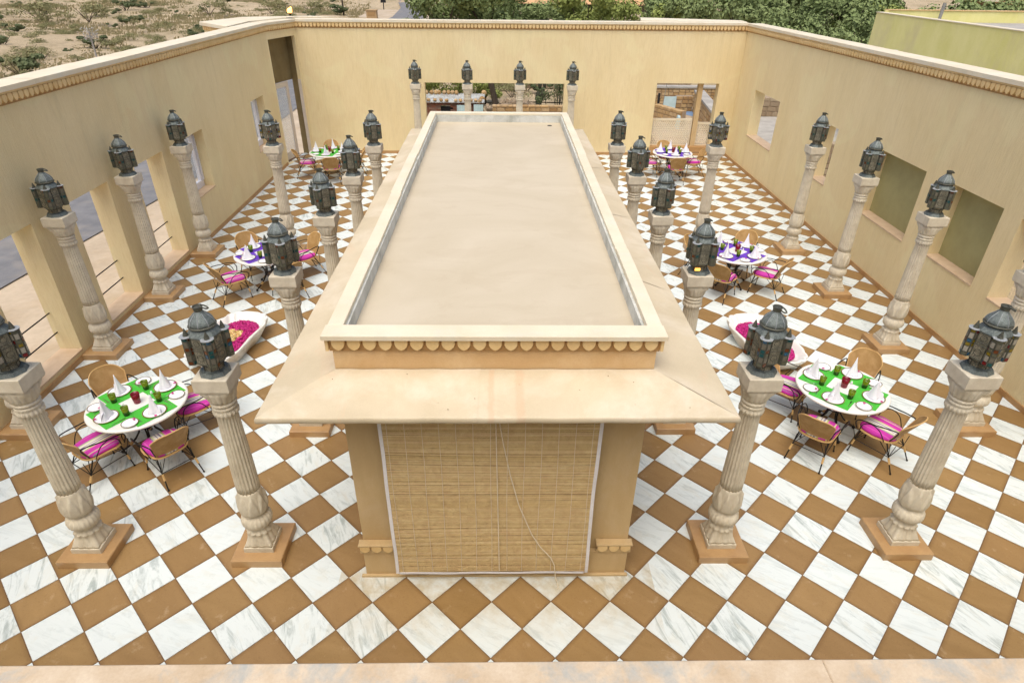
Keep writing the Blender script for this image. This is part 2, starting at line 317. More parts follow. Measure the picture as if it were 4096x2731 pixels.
# ------------------------------------------------------------------ helpers: meshes
class MB:
    def __init__(s): s.v = []; s.f = []; s.mi = []; s.cur = 0; s.sm = []; s.smooth = False
    def vert(s, p): s.v.append(tuple(p)); return len(s.v)-1
    def face(s, ids): s.f.append(tuple(ids)); s.mi.append(s.cur); s.sm.append(s.smooth)
    def box(s, x0, x1, y0, y1, z0, z1, bev=0):
        if bev:
            bev = min(bev, (x1-x0)*.45, (y1-y0)*.45)
            r = lambda d, z: [s.vert(p) for p in ((x0+d, y0+d, z), (x1-d, y0+d, z), (x1-d, y1-d, z), (x0+d, y1-d, z))]
            L = [r(0, z0), r(0, z1-bev), r(bev, z1)]
            for a, b in zip(L, L[1:]):
                for k in range(4): s.face((a[k], a[(k+1) % 4], b[(k+1) % 4], b[k]))
            s.face(L[-1]); s.face(L[0][::-1]); return
        i = [s.vert((x, y, z)) for z in (z0, z1) for x, y in ((x0, y0), (x1, y0), (x1, y1), (x0, y1))]
        for q in ((0, 3, 2, 1), (4, 5, 6, 7), (0, 1, 5, 4), (1, 2, 6, 5), (2, 3, 7, 6), (3, 0, 4, 7)): s.face([i[k] for k in q])
    def prism(s, poly, z0, z1, bev=0, scale_top=1):
        n = len(poly); cx = sum(p[0] for p in poly)/n; cy = sum(p[1] for p in poly)/n
        def ring(z, k, d=0):
            out = []
            for x, y in poly:
                dx, dy = x-cx, y-cy; l = math.hypot(dx, dy) or 1; q = max(0, k*l-d)/l
                out.append(s.vert((cx+dx*q, cy+dy*q, z)))
            return out
        L = [ring(z0, 1)]
        if bev: L += [ring(z1-bev, scale_top), ring(z1, scale_top, bev)]
        else: L += [ring(z1, scale_top)]
        for a, b in zip(L, L[1:]):
            for k in range(n): s.face((a[k], a[(k+1) % n], b[(k+1) % n], b[k]))
        s.face(L[-1]); s.face(L[0][::-1])
    def lathe(s, prof, seg=32, fn=None, cap=True, cx=0, cy=0, rot=0):
        rings = []
        for r, z in prof:
            rings.append([s.vert((cx+(fn(r, z, 2*pi*k/seg) if fn else r)*cos(2*pi*k/seg+rot), cy+(fn(r, z, 2*pi*k/seg) if fn else r)*sin(2*pi*k/seg+rot), z)) for k in range(seg)])
        for a, b in zip(rings, rings[1:]):
            for k in range(seg): s.face((a[k], a[(k+1) % seg], b[(k+1) % seg], b[k]))
        if cap:
            sm = s.smooth; s.smooth = False
            s.face(rings[0][::-1]); s.face(rings[-1]); s.smooth = sm
    def tube(s, pts, r, seg=6, closed=False, cap=True):
        pts = [Vector(p) for p in pts]; n = len(pts); rs = r if isinstance(r, (list, tuple)) else [r]*n
        rings = []; up = None
        for k in range(n):
            if closed: d = pts[(k+1) % n]-pts[k-1]
            else: d = pts[min(k+1, n-1)]-pts[max(k-1, 0)]
            d.normalize()
            if up is None: up = Vector((0, 0, 1)) if abs(d.z) < .9 else Vector((1, 0, 0))
            a = d.cross(up); a.normalize(); b = a.cross(d); up = b
            rings.append([s.vert(pts[k]+a*cos(2*pi*j/seg)*rs[k]+b*sin(2*pi*j/seg)*rs[k]) for j in range(seg)])
        rr = list(zip(rings, rings[1:]))+([(rings[-1], rings[0])] if closed else [])
        for a, b in rr:
            for j in range(seg): s.face((a[j], b[j], b[(j+1) % seg], a[(j+1) % seg]))
        if cap and not closed: s.face(rings[0]); s.face(rings[-1][::-1])
    def ball(s, c, r, seg=8, rings=5, sq=(1, 1, 1)):
        L = []
        for i in range(1, rings):
            th = pi*i/rings
            L.append([s.vert((c[0]+r*sq[0]*sin(th)*cos(2*pi*k/seg), c[1]+r*sq[1]*sin(th)*sin(2*pi*k/seg), c[2]-r*sq[2]*cos(th))) for k in range(seg)])
        b = s.vert((c[0], c[1], c[2]-r*sq[2])); t = s.vert((c[0], c[1], c[2]+r*sq[2]))
        for k in range(seg): s.face((b, L[0][(k+1) % seg], L[0][k])); s.face((t, L[-1][k], L[-1][(k+1) % seg]))
        for a, c2 in zip(L, L[1:]):
            for k in range(seg): s.face((a[k], a[(k+1) % seg], c2[(k+1) % seg], c2[k]))
    def mesh(s, name, mats, fixn=False):
        me = bpy.data.meshes.new(name); me.from_pydata(s.v, [], s.f)
        for m in (mats if isinstance(mats, (list, tuple)) else [mats]): me.materials.append(MAT[m] if isinstance(m, str) else m)
        me.polygons.foreach_set('material_index', s.mi); me.polygons.foreach_set('use_smooth', s.sm)
        if fixn:
            b = bmesh.new(); b.from_mesh(me); bmesh.ops.recalc_face_normals(b, faces=b.faces); b.to_mesh(me); b.free()
        me.update(); return me
def put(name, me, parent=None, loc=None, rot=None, scale=None):
    o = bpy.data.objects.new(name, me); C.objects.link(o)
    if parent is not None: o.parent = parent
    if loc: o.location = loc
    if rot is not None: o.rotation_euler = rot if isinstance(rot, (tuple, list)) else (0, 0, rot)
    if scale: o.scale = scale
    return o
def thing(name, label, cat, loc=(0, 0, 0), rotz=0, group=None):
    o = put(name, None, None, loc, rotz); o.empty_display_size = .2; o['label'] = label; o['category'] = cat
    if group: o['group'] = group
    return o
def tag(o, label, cat, group=None, kind=None):
    if label: o['label'] = label
    if cat: o['category'] = cat
    if group: o['group'] = group
    if kind: o['kind'] = kind
    return o
def dup(root, loc, rotz, label, group=None, scale=None):
    r = root.copy(); C.objects.link(r); r.location = loc; r.rotation_euler = (0, 0, rotz); r['label'] = label
    if group: r['group'] = group
    if scale: r.scale = scale
    for ch in KIDS[root.name]:
        c = ch.copy(); C.objects.link(c); c.parent = r
        for g in SUB.get(ch.name, []):
            d = g.copy(); C.objects.link(d); d.parent = c
    return r
KIDS, SUB = {}, {}
def register(root):
    KIDS[root.name] = [o for o in bpy.data.objects if o.parent == root]
    for c in KIDS[root.name]: SUB[c.name] = [o for o in bpy.data.objects if o.parent == c]
    return root
def structure(name, me, parent=None):
    o = put(name, me, parent); o['kind'] = 'structure'; return o
def fbm(x, y):
    return (sin(x*.11+1.3)*cos(y*.09+.4)+.5*sin(x*.27+y*.21)+.25*cos(x*.61-y*.53)+.12*sin(x*1.7+y*1.9))

# ------------------------------------------------------------------ terrain, roads
HG = -2.0
b = MB(); b.smooth = True
xs = [-700, -400, -250]+[-180+4*i for i in range(0, 86)]+[200, 300, 450, 700]
ys = [-200, -80, -40]+[-20+4*i for i in range(0, 60)]+[230, 260, 320, 420, 600, 900]
idx = {}
for i, x in enumerate(xs):
    for j, y in enumerate(ys):
        near = min(1, max(0, (math.hypot(x, y-8)-32)/30)); far = max(0, (y-150)/400)+max(0, (abs(x)-150)/600)
        rd = 1-math.exp(-((x+12.8+(.04*max(0, y-40)))/7)**2)
        idx[i, j] = b.vert((x, y, HG+near*rd*(.42*fbm(x, y))+far*4))
for i in range(len(xs)-1):
    for j in range(len(ys)-1): b.face((idx[i, j], idx[i+1, j], idx[i+1, j+1], idx[i, j+1]))
structure('ground', b.mesh('ground', 'ground'))
def ribbon(name, mat, pts, w, z, jit=0):
    b = MB(); n = len(pts); L = []
    for k in range(n):
        p = Vector((*pts[k], 0)); d = Vector((*pts[min(k+1, n-1)], 0))-Vector((*pts[max(k-1, 0)], 0)); d.normalize(); s_ = Vector((-d.y, d.x, 0))
        ww = w if not isinstance(w, (list, tuple)) else w[k]
        a, c = p+s_*(ww/2+jit*sin(k*2.3)), p-s_*(ww/2+jit*cos(k*1.9)); L.append((b.vert((a.x, a.y, z)), b.vert((c.x, c.y, z))))
    for a, c in zip(L, L[1:]): b.face((a[0], a[1], c[1], c[0]))
    return structure(name, b.mesh(name, mat))
ribbon('sand_verge', 'sand', [(-11.5+.6*sin(i*.7), -15+4*i) for i in range(13)]+[(-13.6, 40), (-15, 60), (-15.5, 90), (-16.5, 130)], [9]*13+[8, 9, 14, 16], HG+.06, .5)
ribbon('road', 'asphalt', [(-17.6, -20), (-17.3, 0), (-16.2, 12), (-15.4, 22), (-15.2, 34), (-15.4, 60), (-15.2, 90), (-15.2, 112), (-17, 135), (-21, 160), (-30, 200)], 5.4, HG+.10, .12)
ribbon('field', 'field', [(-8, 150), (8, 153), (32, 150)], 26, HG+.9)

# ------------------------------------------------------------------ courtyard floor and tiles
H_ = .32
YB, YF, XL, XR = 18.40, -3.45, -7.06, 8.22
b = MB(); b.prism([(XL-.34, YF-1), (XR+.33, YF-1), (XR+.33, YB+.33), (XL+.2, YB+.33), (XL-.34, 16.9)], -.35, -.006)
floor = structure('floor', b.mesh('floor_bed', 'grout'))
region = [(XL+.012, YF), (XR-.012, YF), (XR-.012, YB-.012), (-6.62, YB-.012), (XL+.012, 16.78)]
region = [(XL+.012, YF), (XR-.012, YF), (XR-.012, YB+.30), (-6.9, YB+.30), (XL-.1, 16.9)]
def clip(poly, reg):
    out = poly
    for k in range(len(reg)):
        a, c = reg[k], reg[(k+1) % len(reg)]; inp, out = out, []
        side = lambda p: (c[0]-a[0])*(p[1]-a[1])-(c[1]-a[1])*(p[0]-a[0])
        for q in range(len(inp)):
            p1, p2 = inp[q-1], inp[q]; s1, s2 = side(p1), side(p2)
            if (s1 >= 0) != (s2 >= 0):
                t_ = s1/(s1-s2); out.append((p1[0]+(p2[0]-p1[0])*t_, p1[1]+(p2[1]-p1[1])*t_))
            if s2 >= 0: out.append(p2)
        if len(out) < 3: return None
    return out
G = .0042
d_ = H_-G*1.414
dia = [(d_, 0), (0, d_), (-d_, 0), (0, -d_)]
full = {}
for col in ('white', 'brown'):
    b = MB(); b.prism(dia, -.02, 0, .0015); full[col] = b.mesh(col+'_tile', 'tile_'+col)
tiles = {'white': [], 'brown': []}
cells = []
for i in range(-26, 30):
    for j in range(-13, 62):
        if (i+j) % 2 == 0: continue
        cx, cy = i*H_, j*H_; a = (i+j-1)//2; c2 = (i-j-1)//2
        col = 'brown' if (a+c2) % 2 == 0 else 'white'
        if -1.0 < cx < 1.1 and .75 < cy < 9.5: continue
        poly = [(cx+x, cy+y) for x, y in dia]
        q = clip(poly, region)
        if not q: continue
        whole = len(q) == 4 and all(min(abs(p[0]-r[0])+abs(p[1]-r[1]) for r in poly) < 1e-6 for p in q)
        dist = math.hypot(cx-.09, cy+4.28); vis = abs(cx) < 2+.95*(cy+6.6)
        cells.append((dist if vis else dist+50, col, q, whole, cx, cy))
cells.sort(key=lambda c: c[0])
cnt = {'white': 0, 'brown': 0}; rest = {'white': MB(), 'brown': MB()}
for dist, col, q, whole, cx, cy in cells:
    dz = rnd.uniform(-.0006, .0006)
    if cnt[col] < 298:
        cnt[col] += 1
        if whole: put(col+'_tile', full[col], floor, (cx, cy, dz), (rnd.uniform(-.0008, .0008), rnd.uniform(-.0008, .0008), rnd.choice((0, pi/2))))
        else:
            b = MB(); b.prism([(x-cx, y-cy) for x, y in q], -.02, 0, .0015); put(col+'_tile', b.mesh(col+'_cut_tile', 'tile_'+col), floor, (cx, cy, dz))
    else: rest[col].prism(q, -.02, dz, .0015)
for col in rest: tag(put(col+'_tiles', rest[col].mesh(col+'_tiles', 'tile_'+col), floor), None, None, kind='stuff')

# ------------------------------------------------------------------ walls
def wall_mesh(P0, P1, thick, z0, zt0, zt1, holes):
    """wall with its inner face on P0->P1, thickness to the left of that direction; holes (u0,u1,z0,z1)"""
    P0, P1 = Vector(P0), Vector(P1); L = (P1-P0).length; d = (P1-P0)/L; n = Vector((-d.y, d.x))
    us = sorted({0, L, *[h[0] for h in holes], *[h[1] for h in holes]}); us = [u for u in us if 0 <= u <= L]
    zs = sorted({z0, 99, *[h[2] for h in holes], *[h[3] for h in holes]})
    zz = lambda u, z: (zt0+(zt1-zt0)*u/L) if z == 99 else z
    def filled(i, k):
        if not (0 <= i < len(us)-1 and 0 <= k < len(zs)-1): return False
        u, z = (us[i]+us[i+1])/2, (zs[k]+min(zs[k+1], 5))/2
        return not any(h[0] < u < h[1] and h[2] < z < h[3] for h in holes)
    b = MB(); cache = {}
    def vt(i, k, s_):
        if (i, k, s_) not in cache:
            p = P0+d*us[i]+n*(thick*s_); cache[i, k, s_] = b.vert((p.x, p.y, zz(us[i], zs[k])))
        return cache[i, k, s_]
    for i in range(len(us)-1):
        for k in range(len(zs)-1):
            if not filled(i, k): continue
            b.face((vt(i, k, 0), vt(i+1, k, 0), vt(i+1, k+1, 0), vt(i, k+1, 0)))
            b.face((vt(i, k, 1), vt(i, k+1, 1), vt(i+1, k+1, 1), vt(i+1, k, 1)))
            if not filled(i-1, k): b.face((vt(i, k, 0), vt(i, k+1, 0), vt(i, k+1, 1), vt(i, k, 1)))
            if not filled(i+1, k): b.face((vt(i+1, k, 0), vt(i+1, k, 1), vt(i+1, k+1, 1), vt(i+1, k+1, 0)))
            if not filled(i, k-1): b.face((vt(i, k, 0), vt(i, k, 1), vt(i+1, k, 1), vt(i+1, k, 0)))
            if not filled(i, k+1): b.face((vt(i, k+1, 0), vt(i+1, k+1, 0), vt(i+1, k+1, 1), vt(i, k+1, 1)))
    return b
# shield petal, hangs down from z=0, faces -Y (local), width .12
PW, PH = .100, .118
def petal_mesh(w=PW, h=PH, th=.042, mat='frieze'):
    pts = [(-w*.44, 0), (-w/2, -h*.25), (-w*.495, -h*.50), (-w*.40, -h*.72), (-w*.22, -h*.90), (0, -h), (w*.22, -h*.90), (w*.40, -h*.72), (w*.495, -h*.50), (w/2, -h*.25), (w*.44, 0)]
    b = MB(); f = [b.vert((x*.93, -th, z*.96-.002)) for x, z in pts]; m_ = [b.vert((x, -th*.75, z)) for x, z in pts]; k_ = [b.vert((x, 0, z)) for x, z in pts]
    b.face(f)
    n = len(pts)
    for A, B in ((m_, f), (k_, m_)):
        for q in range(n): b.face((A[q], A[(q+1) % n], B[(q+1) % n], B[q]))
    return b.mesh('frieze_petal', mat, True)
PET = petal_mesh()
def dress(root, P0, P1, zt0, zt1, skip_skirt=(), cop_out=.42, cop_in=.07, big=1.0, cop_seg=1.9, skirt=True):
    """frieze bed, petals, fascia, coping stones and skirting along a wall's inner face"""
    P0, P1 = Vector(P0), Vector(P1); L = (P1-P0).length; d = (P1-P0)/L; n = Vector((-d.y, d.x)); ang = math.atan2(d.y, d.x)
    zt = lambda u: zt0+(zt1-zt0)*u/L
    def beam(b, u0, u1, o0, o1, a, c, sub=1):
        """solid from offsets o0..o1 (negative = into the court), heights a..c relative to the wall top"""
        q = []
        for u in (u0, u1):
            for o, z in ((o0, a), (o1, a), (o1, c), (o0, c)):
                p = P0+d*u+n*o; q.append(b.vert((p.x, p.y, zt(u)+z)))
        for k in range(4): b.face((q[k], q[(k+1) % 4], q[4+(k+1) % 4], q[4+k]))
        b.face(q[3::-1]); b.face(q[4:])
    b = MB(); beam(b, 0, L, -.012, -.001, -.150, -.001); put('frieze_ground', b.mesh('frieze_ground', 'friezebed', True), root)
    b = MB(); beam(b, 0, L, -.055, .0, .001, .03); put('fascia', b.mesh('fascia', 'frieze', True), root)
    k = 0; u = 0
    while u < L-.02:
        u1 = min(L, u+cop_seg+.4*sin(k*3.7)); b = MB(); dz = .002*(k % 2)
        beam(b, u+.002, u1-.002, -cop_in, cop_out, .031+dz, .10+dz)
        put('coping_stone', b.mesh('coping_stone', 'coping', True), root); u = u1; k += 1
    sp = .118; cnt_ = int(L/sp)
    for k in range(cnt_):
        u = (k+.5)*L/cnt_; p = P0+d*u-n*.012
        put('frieze_petal', PET, root, (p.x, p.y, zt(u)-.004), (math.atan((zt1-zt0)/L)*0, 0, ang))
    if skirt:
        u = 0; segs = []
        for a, c in sorted(skip_skirt)+[(L, L)]:
            if a > u: segs.append((u, a))
            u = c
        for a, c in segs:
            b = MB(); q = []
            for u in (a, c):
                for o, z in ((-.022, 0.0005), (-.001, 0.0005), (-.001, .095), (-.022, .095)):
                    p = P0+d*u+n*o; q.append(b.vert((p.x, p.y, z)))
            for k in range(4): b.face((q[k], q[(k+1) % 4], q[4+(k+1) % 4], q[4+k]))
            b.face(q[3::-1]); b.face(q[4:])
            put('skirting', b.mesh('skirting', 'skirt', True), root)
def bx(name, parent, mat, *a, bev=0):
    b = MB(); b.box(*a, bev=bev); return put(name, b.mesh(name, mat), parent)

# left wall: runs +Y at x = XL, the outside is to the left of that direction
LY0, LY1 = YF-.15, 16.80
wl_ = thing('courtyard_wall', 'left ochre plaster wall with open bays and iron rails beside the road', 'wall', (0, 0, 0))
op = [(-2.70, -1.54), (-.57, .59), (1.56, 2.72), (3.69, 4.85), (5.82, 6.98), (7.95, 9.11)]
win = [(10.20, 11.17, 1.05, 2.42), (14.55, 15.63, 1.0, 2.42)]
holes = [(a-LY0, c-LY0, .155, 2.415) for a, c in op]+[(a-LY0, c-LY0, z0, z1) for a, c, z0, z1 in win]
put('wall_body', wall_mesh((XL, LY0), (XL, LY1), .37, -2.3, 4.32-.085, 4.27-.085, holes).mesh('left_wall_body', 'plaster', True), wl_)
dress(wl_, (XL, LY0), (XL, LY1), 4.31-.08, 4.25-.08)
for a, c in op:
    bx('sill_stone', wl_, 'sill', XL-.362, XL+.012, a+.002, c-.002, .156, .185)
    for z in (.50, .865):
        b = MB(); b.tube([(XL-.30, a-.01, z), (XL-.30, c+.01, z)], .011, 8); put('rail', b.mesh('rail', 'iron'), wl_)
def window_left(a, c, z0, z1):
    x0, x1 = XL-.33, XL-.25; f = bx('window_frame', wl_, 'whitepaint', x0, x1, c-.12, c-.003, z0+.16, z1-.14)
    bx('frame_rail', f, 'whitepaint', x0, x1, a+.003, c-.003, z1-.138, z1-.003); bx('frame_rail', f, 'whitepaint', x0, x1, a+.003, c-.003, z0+.003, z0+.158)
    bx('frame_stile', f, 'whitepaint', x0, x1, a+.003, a+.12, z0+.16, z1-.14)
    bx('frame_bead', f, 'whitepaint', x1+.001, x1+.03, c-.05, c-.003, z0+.16, z1-.14)
    bx('window_pane', f, 'winglass', x0+.03, x0+.036, a+.121, c-.121, z0+.16, z1-.14)
    bx('sill_stone', wl_, 'sill', XL-.24, XL+.012, a+.002, c-.002, z0-.026, z0-.0005 if False else z0+.002)
for w_ in win: window_left(*w_)

# chamfered door wall between left and back walls
DA, DB = (XL, 16.80), (-6.60, YB)
wd = thing('door_wall', 'narrow corner wall with a tall dark doorway above a glazed white door', 'wall')
dl = math.hypot(DB[0]-DA[0], DB[1]-DA[1])
put('wall_body', wall_mesh(DA, DB, .12, -.3, 4.185, 4.17, [(.06, dl-.12, 0, 3.80)]).mesh('door_wall_body', 'plaster', True), wd)
dress(wd, DA, DB, 4.17, 4.165, cop_out=.42, skirt=False)
# the recess behind the doorway: door panel set back
dv = Vector((DB[0]-DA[0], DB[1]-DA[1], 0)).normalized(); nv = Vector((-dv.y, dv.x, 0))
def quadbox(name, parent, mat, u0, u1, o0, o1, z0, z1):
    b = MB(); q = []
    for z in (z0, z1):
        for u, o in ((u0, o0), (u1, o0), (u1, o1), (u0, o1)):
            p = Vector((*DA, 0))+dv*u+nv*o; q.append(b.vert((p.x, p.y, z)))
    for f in ((0, 3, 2, 1), (4, 5, 6, 7), (0, 1, 5, 4), (1, 2, 6, 5), (2, 3, 7, 6), (3, 0, 4, 7)): b.face([q[k] for k in f])
    return put(name, b.mesh(name, mat, True), parent)
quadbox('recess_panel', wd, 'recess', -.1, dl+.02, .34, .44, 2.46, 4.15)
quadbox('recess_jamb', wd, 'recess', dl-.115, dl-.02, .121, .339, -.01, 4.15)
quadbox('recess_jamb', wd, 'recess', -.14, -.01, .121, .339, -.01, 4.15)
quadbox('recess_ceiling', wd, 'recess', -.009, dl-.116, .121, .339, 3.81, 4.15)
dr = quadbox('glazed_door', wd, 'doorpaint', .08, 1.20, .30, .335, .01, .25)
quadbox('door_stile', dr, 'doorpaint', .08, .24, .30, .335, .251, 2.30); quadbox('door_stile', dr, 'doorpaint', 1.06, 1.20, .30, .335, .251, 2.30)
quadbox('door_rail', dr, 'doorpaint', .08, 1.20, .30, .335, 2.301, 2.45); quadbox('door_pane', dr, 'winglass', .241, 1.059, .315, .321, .251, 2.30)
quadbox('door_frame', wd, 'doorpaint', dl-.165, dl-.1205, .002, .10, .0, 2.47)

# back wall
wb = thing('courtyard_wall', 'far ochre plaster wall with two wide openings behind the pavilion', 'wall')
BX0, BX1 = -6.60, XR+.0
opb = [(-2.51, 2.26, .0, 2.385), (5.44, 7.58, .30, 2.435)]
# inner face along +X seen from the south: direction from left to right puts thickness (left normal) to +Y
put('wall_body', wall_mesh((BX0, YB), (BX1, YB), .33, -2.3, 4.165, 4.195, [(a-BX0, c-BX0, z0, z1) for a, c, z0, z1 in opb]).mesh('back_wall_body', 'plaster', True), wb)
dress(wb, (BX0, YB), (BX1, YB), 4.165, 4.195, skip_skirt=[(-2.51-BX0, 2.26-BX0), (5.44-BX0, 7.58-BX0)])
bx('threshold', wb, 'skirt', 5.44, 7.58, YB-.02, YB+.335, .0005, .302)
bx('post', wb, 'pavwall', 6.92, 7.08, YB+.12, YB+.30, .303, 2.433)
# right wall: direction -Y so that its left normal points to +X
wr = thing('courtyard_wall', 'right ochre plaster wall with deep square windows and two blind olive panels', 'wall')
RY0, RY1 = YB, YF-.15
winr = [(14.68, 16.74, 1.10, 2.52, 0), (11.03, 11.83, 1.18, 2.56, 0), (7.42, 9.24, 1.15, 2.575, 1), (5.29, 6.66, 1.20, 2.59, 1), (3.15, 4.87, 1.18, 2.57, 0), (.6, 2.1, 1.2, 2.58, 0)]
put('wall_body', wall_mesh((XR, RY0), (XR, RY1), .35, -2.3, 4.185, 4.47-.09, [(RY0-c, RY0-a, z0, z1) for a, c, z0, z1, k in winr]).mesh('right_wall_body', 'plaster', True), wr)
dress(wr, (XR, RY0), (XR, RY1), 4.19, 4.40)
for a, c, z0, z1, k in winr:
    bx('sill_stone', wr, 'sill', XR-.012, XR+.345, a+.002, c-.002, z0-.002, z0+.026)
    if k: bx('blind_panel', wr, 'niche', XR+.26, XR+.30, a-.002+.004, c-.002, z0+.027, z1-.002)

# near ledge the photographer looks over
led = thing('parapet_ledge', 'mottled cream stone ledge along the bottom edge of the view', 'ledge')
u = -9.0; k = 0
while u < 9.4:
    w_ = 2.3+.5*((k*37) % 5)/5
    bx('ledge_stone', led, 'ledge', u+.0004, u+w_-.0004, -4.02, -3.37, 4.33, 4.40+.0006*(k % 2), bev=.003); u += w_; k += 1
bx('ledge_wall', led, 'plaster', -8.9, 9.3, -3.98, YF-.16, -2.3, 4.329)

# ------------------------------------------------------------------ pavilion
pv = thing('pavilion', 'long flat-roofed sandstone pavilion in the middle of the chequered court', 'pavilion')
PX0, PX1, PY0, PY1 = -1.40, 1.49, .41, 9.82
put('wall_body', wall_mesh((PX0, PY0), (PX1, PY0), .30, 0, 2.60, 2.60, [(.42, 2.46, 0, 2.35)]).mesh('pavilion_front_wall', 'pavwall', True), pv)
bx('wall_body', pv, 'pavwall', PX0, PX0+.25, PY0+.301, PY1, 0, 2.6); bx('wall_body', pv, 'pavwall', PX1-.25, PX1, PY0+.301, PY1, 0, 2.6)
bx('wall_body', pv, 'pavwall', PX0+.251, PX1-.251, PY1-.25, PY1, 0, 2.6)
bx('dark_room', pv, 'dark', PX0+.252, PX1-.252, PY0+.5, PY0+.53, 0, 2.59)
bx('base_step', pv, 'pavwall', PX0-.004, PX1+.004, PY0-.055, PY0-.001, 0.0005, .37, bev=.004)
for a, c in ((PX0-.03, PX0+.34), (PX1-.345, PX1+.03)):
    bx('base_moulding', pv, 'pavwall', a, c, PY0-.070, PY0-.0565, .372, .495); bx('base_moulding', pv, 'pavwall', a-.01, c+.01, PY0-.095, PY0-.002, .496, .518, bev=.006)
    for q in range(3): put('frieze_petal', PET, pv, (a+.06+q*.125, PY0-.0705, .4955), 0, (1.1, .5, .8))
bx('foot_slab', pv, 'pavwall', PX0-.05, PX1+.03, PY0-.09, PY0-.056, .0005, .03, bev=.006)
# eave: hipped sloping slabs, four stones with a rounded lip
EO = .57; zi, zo = 2.74, 2.615
def eave(name, P):   # P: inner a, inner b, outer b, outer a (xy)
    b = MB(); n_ = 14; L = []
    ia, ib, ob, oa = [Vector(p) for p in P]
    prof = [(0, zi-.02, 0), (0, zi, 0)]
    secs = []
    for t_ in [k/6 for k in range(7)]: secs.append((t_*.97, zi+(zo-zi)*t_*.97+.0))
    secs += [(.985, zo+.002), (.997, zo-.012), (1.0, zo-.03), (.997, zo-.05), (.98, zo-.062), (.9, zo-.066), (.0, zi-.075)]
    M_ = 10
    for t_, z in secs:
        A = ia.lerp(oa, t_); B = ib.lerp(ob, t_)
        L.append([b.vert((*A.lerp(B, s_/M_), z+.003*sin(s_*2.1+t_*4))) for s_ in range(M_+1)])
    b.smooth = True
    for p_, q_ in zip(L, L[1:]):
        for s_ in range(M_): b.face((p_[s_], q_[s_], q_[s_+1], p_[s_+1]))
    b.smooth = False
    return put(name, b.mesh(name, 'sandstone', False), pv)
A0, A1, A2, A3 = (PX0, PY0), (PX1, PY0), (PX1, PY1), (PX0, PY1)
O0, O1, O2, O3 = (PX0-EO, PY0-EO+.01), (PX1+EO+.075, PY0-EO+.02), (PX1+EO-.06, PY1+EO+.2), (PX0-EO, PY1+EO+.1)
def lerp2(a, c, t_): return (a[0]+(c[0]-a[0])*t_, a[1]+(c[1]-a[1])*t_)
def eaves(I0, I1, Q1, Q0, cuts):
    for s_, e_ in zip(cuts, cuts[1:]):
        g = .00012; eave('eave_slab', (lerp2(I0, I1, s_+g), lerp2(I0, I1, e_-g), lerp2(Q0, Q1, e_-g), lerp2(Q0, Q1, s_+g)))
eaves(A0, A1, O1, O0, [0, .455, 1]); eaves(A1, A2, O2, O1, [0, .22, .45, .7, 1]); eaves(A2, A3, O3, O2, [0, .5, 1]); eaves(A3, A0, O0, O3, [0, .3, .55, .78, 1])
# parapet
Zc = 3.125
t0 = .084
bx('parapet_wall', pv, 'parwall', PX0+.0, PX1-.0, PY0+.008, PY0+t0, zi-.03, Zc-.046)
bx('parapet_wall', pv, 'parwall', PX0+.005, PX0+t0, PY0+t0+.001, PY1-t0-.001, zi-.03, Zc-.046); bx('parapet_wall', pv, 'parwall', PX1-t0, PX1-.005, PY0+t0+.001, PY1-t0-.001, zi-.03, Zc-.046)
bx('parapet_wall', pv, 'parwall', PX0+.0, PX1-.0, PY1-t0, PY1, zi-.03, Zc-.046)
# cement render inside the parapet
bx('cement_upstand', pv, 'cement', PX0+t0+.001, PX0+t0+.03, PY0+t0+.03, PY1-t0-.03, 2.88, Zc-.048); bx('cement_upstand', pv, 'cement', PX1-t0-.03, PX1-t0-.001, PY0+t0+.03, PY1-t0-.03, 2.88, Zc-.048)
bx('cement_upstand', pv, 'cement', PX0+t0+.001, PX1-t0-.001, PY1-t0-.029, PY1-t0-.001, 2.88, Zc-.048); bx('cement_upstand', pv, 'cement', PX0+t0+.001, PX1-t0-.001, PY0+t0+.001, PY0+t0+.029, 2.88, Zc-.048)
bx('roof_screed', pv, 'roof', PX0+t0+.031, PX1-t0-.031, PY0+t0+.03, PY1-t0-.03, 2.80, 2.935)
# drain outlet
b = MB(); b.lathe([(.05, 2.936), (.045, 2.941), (.0, 2.942)], 14, cap=False, cx=1.13, cy=9.42); put('drain', b.mesh('drain', 'dark'), pv)
# frieze board and petals on the front and the long sides
bx('frieze_ground', pv, 'friezebed', PX0-.018, PX1+.018, PY0-.012, PY0+.007, Zc-.185, Zc-.046)
bx('corner_block', pv, 'frieze', PX0-.045, PX0-.019, PY0-.04, PY0+.05, Zc-.17, Zc-.046); bx('corner_block', pv, 'frieze', PX1+.019, PX1+.045, PY0-.04, PY0+.05, Zc-.17, Zc-.046)
PET2 = petal_mesh(.117, .118, .030)
nP = 21
for k in range(nP): put('frieze_petal', PET2, pv, (PX0+.0+(PX1-PX0-.0)*(k+.5)/nP, PY0-.0125, Zc-.048))
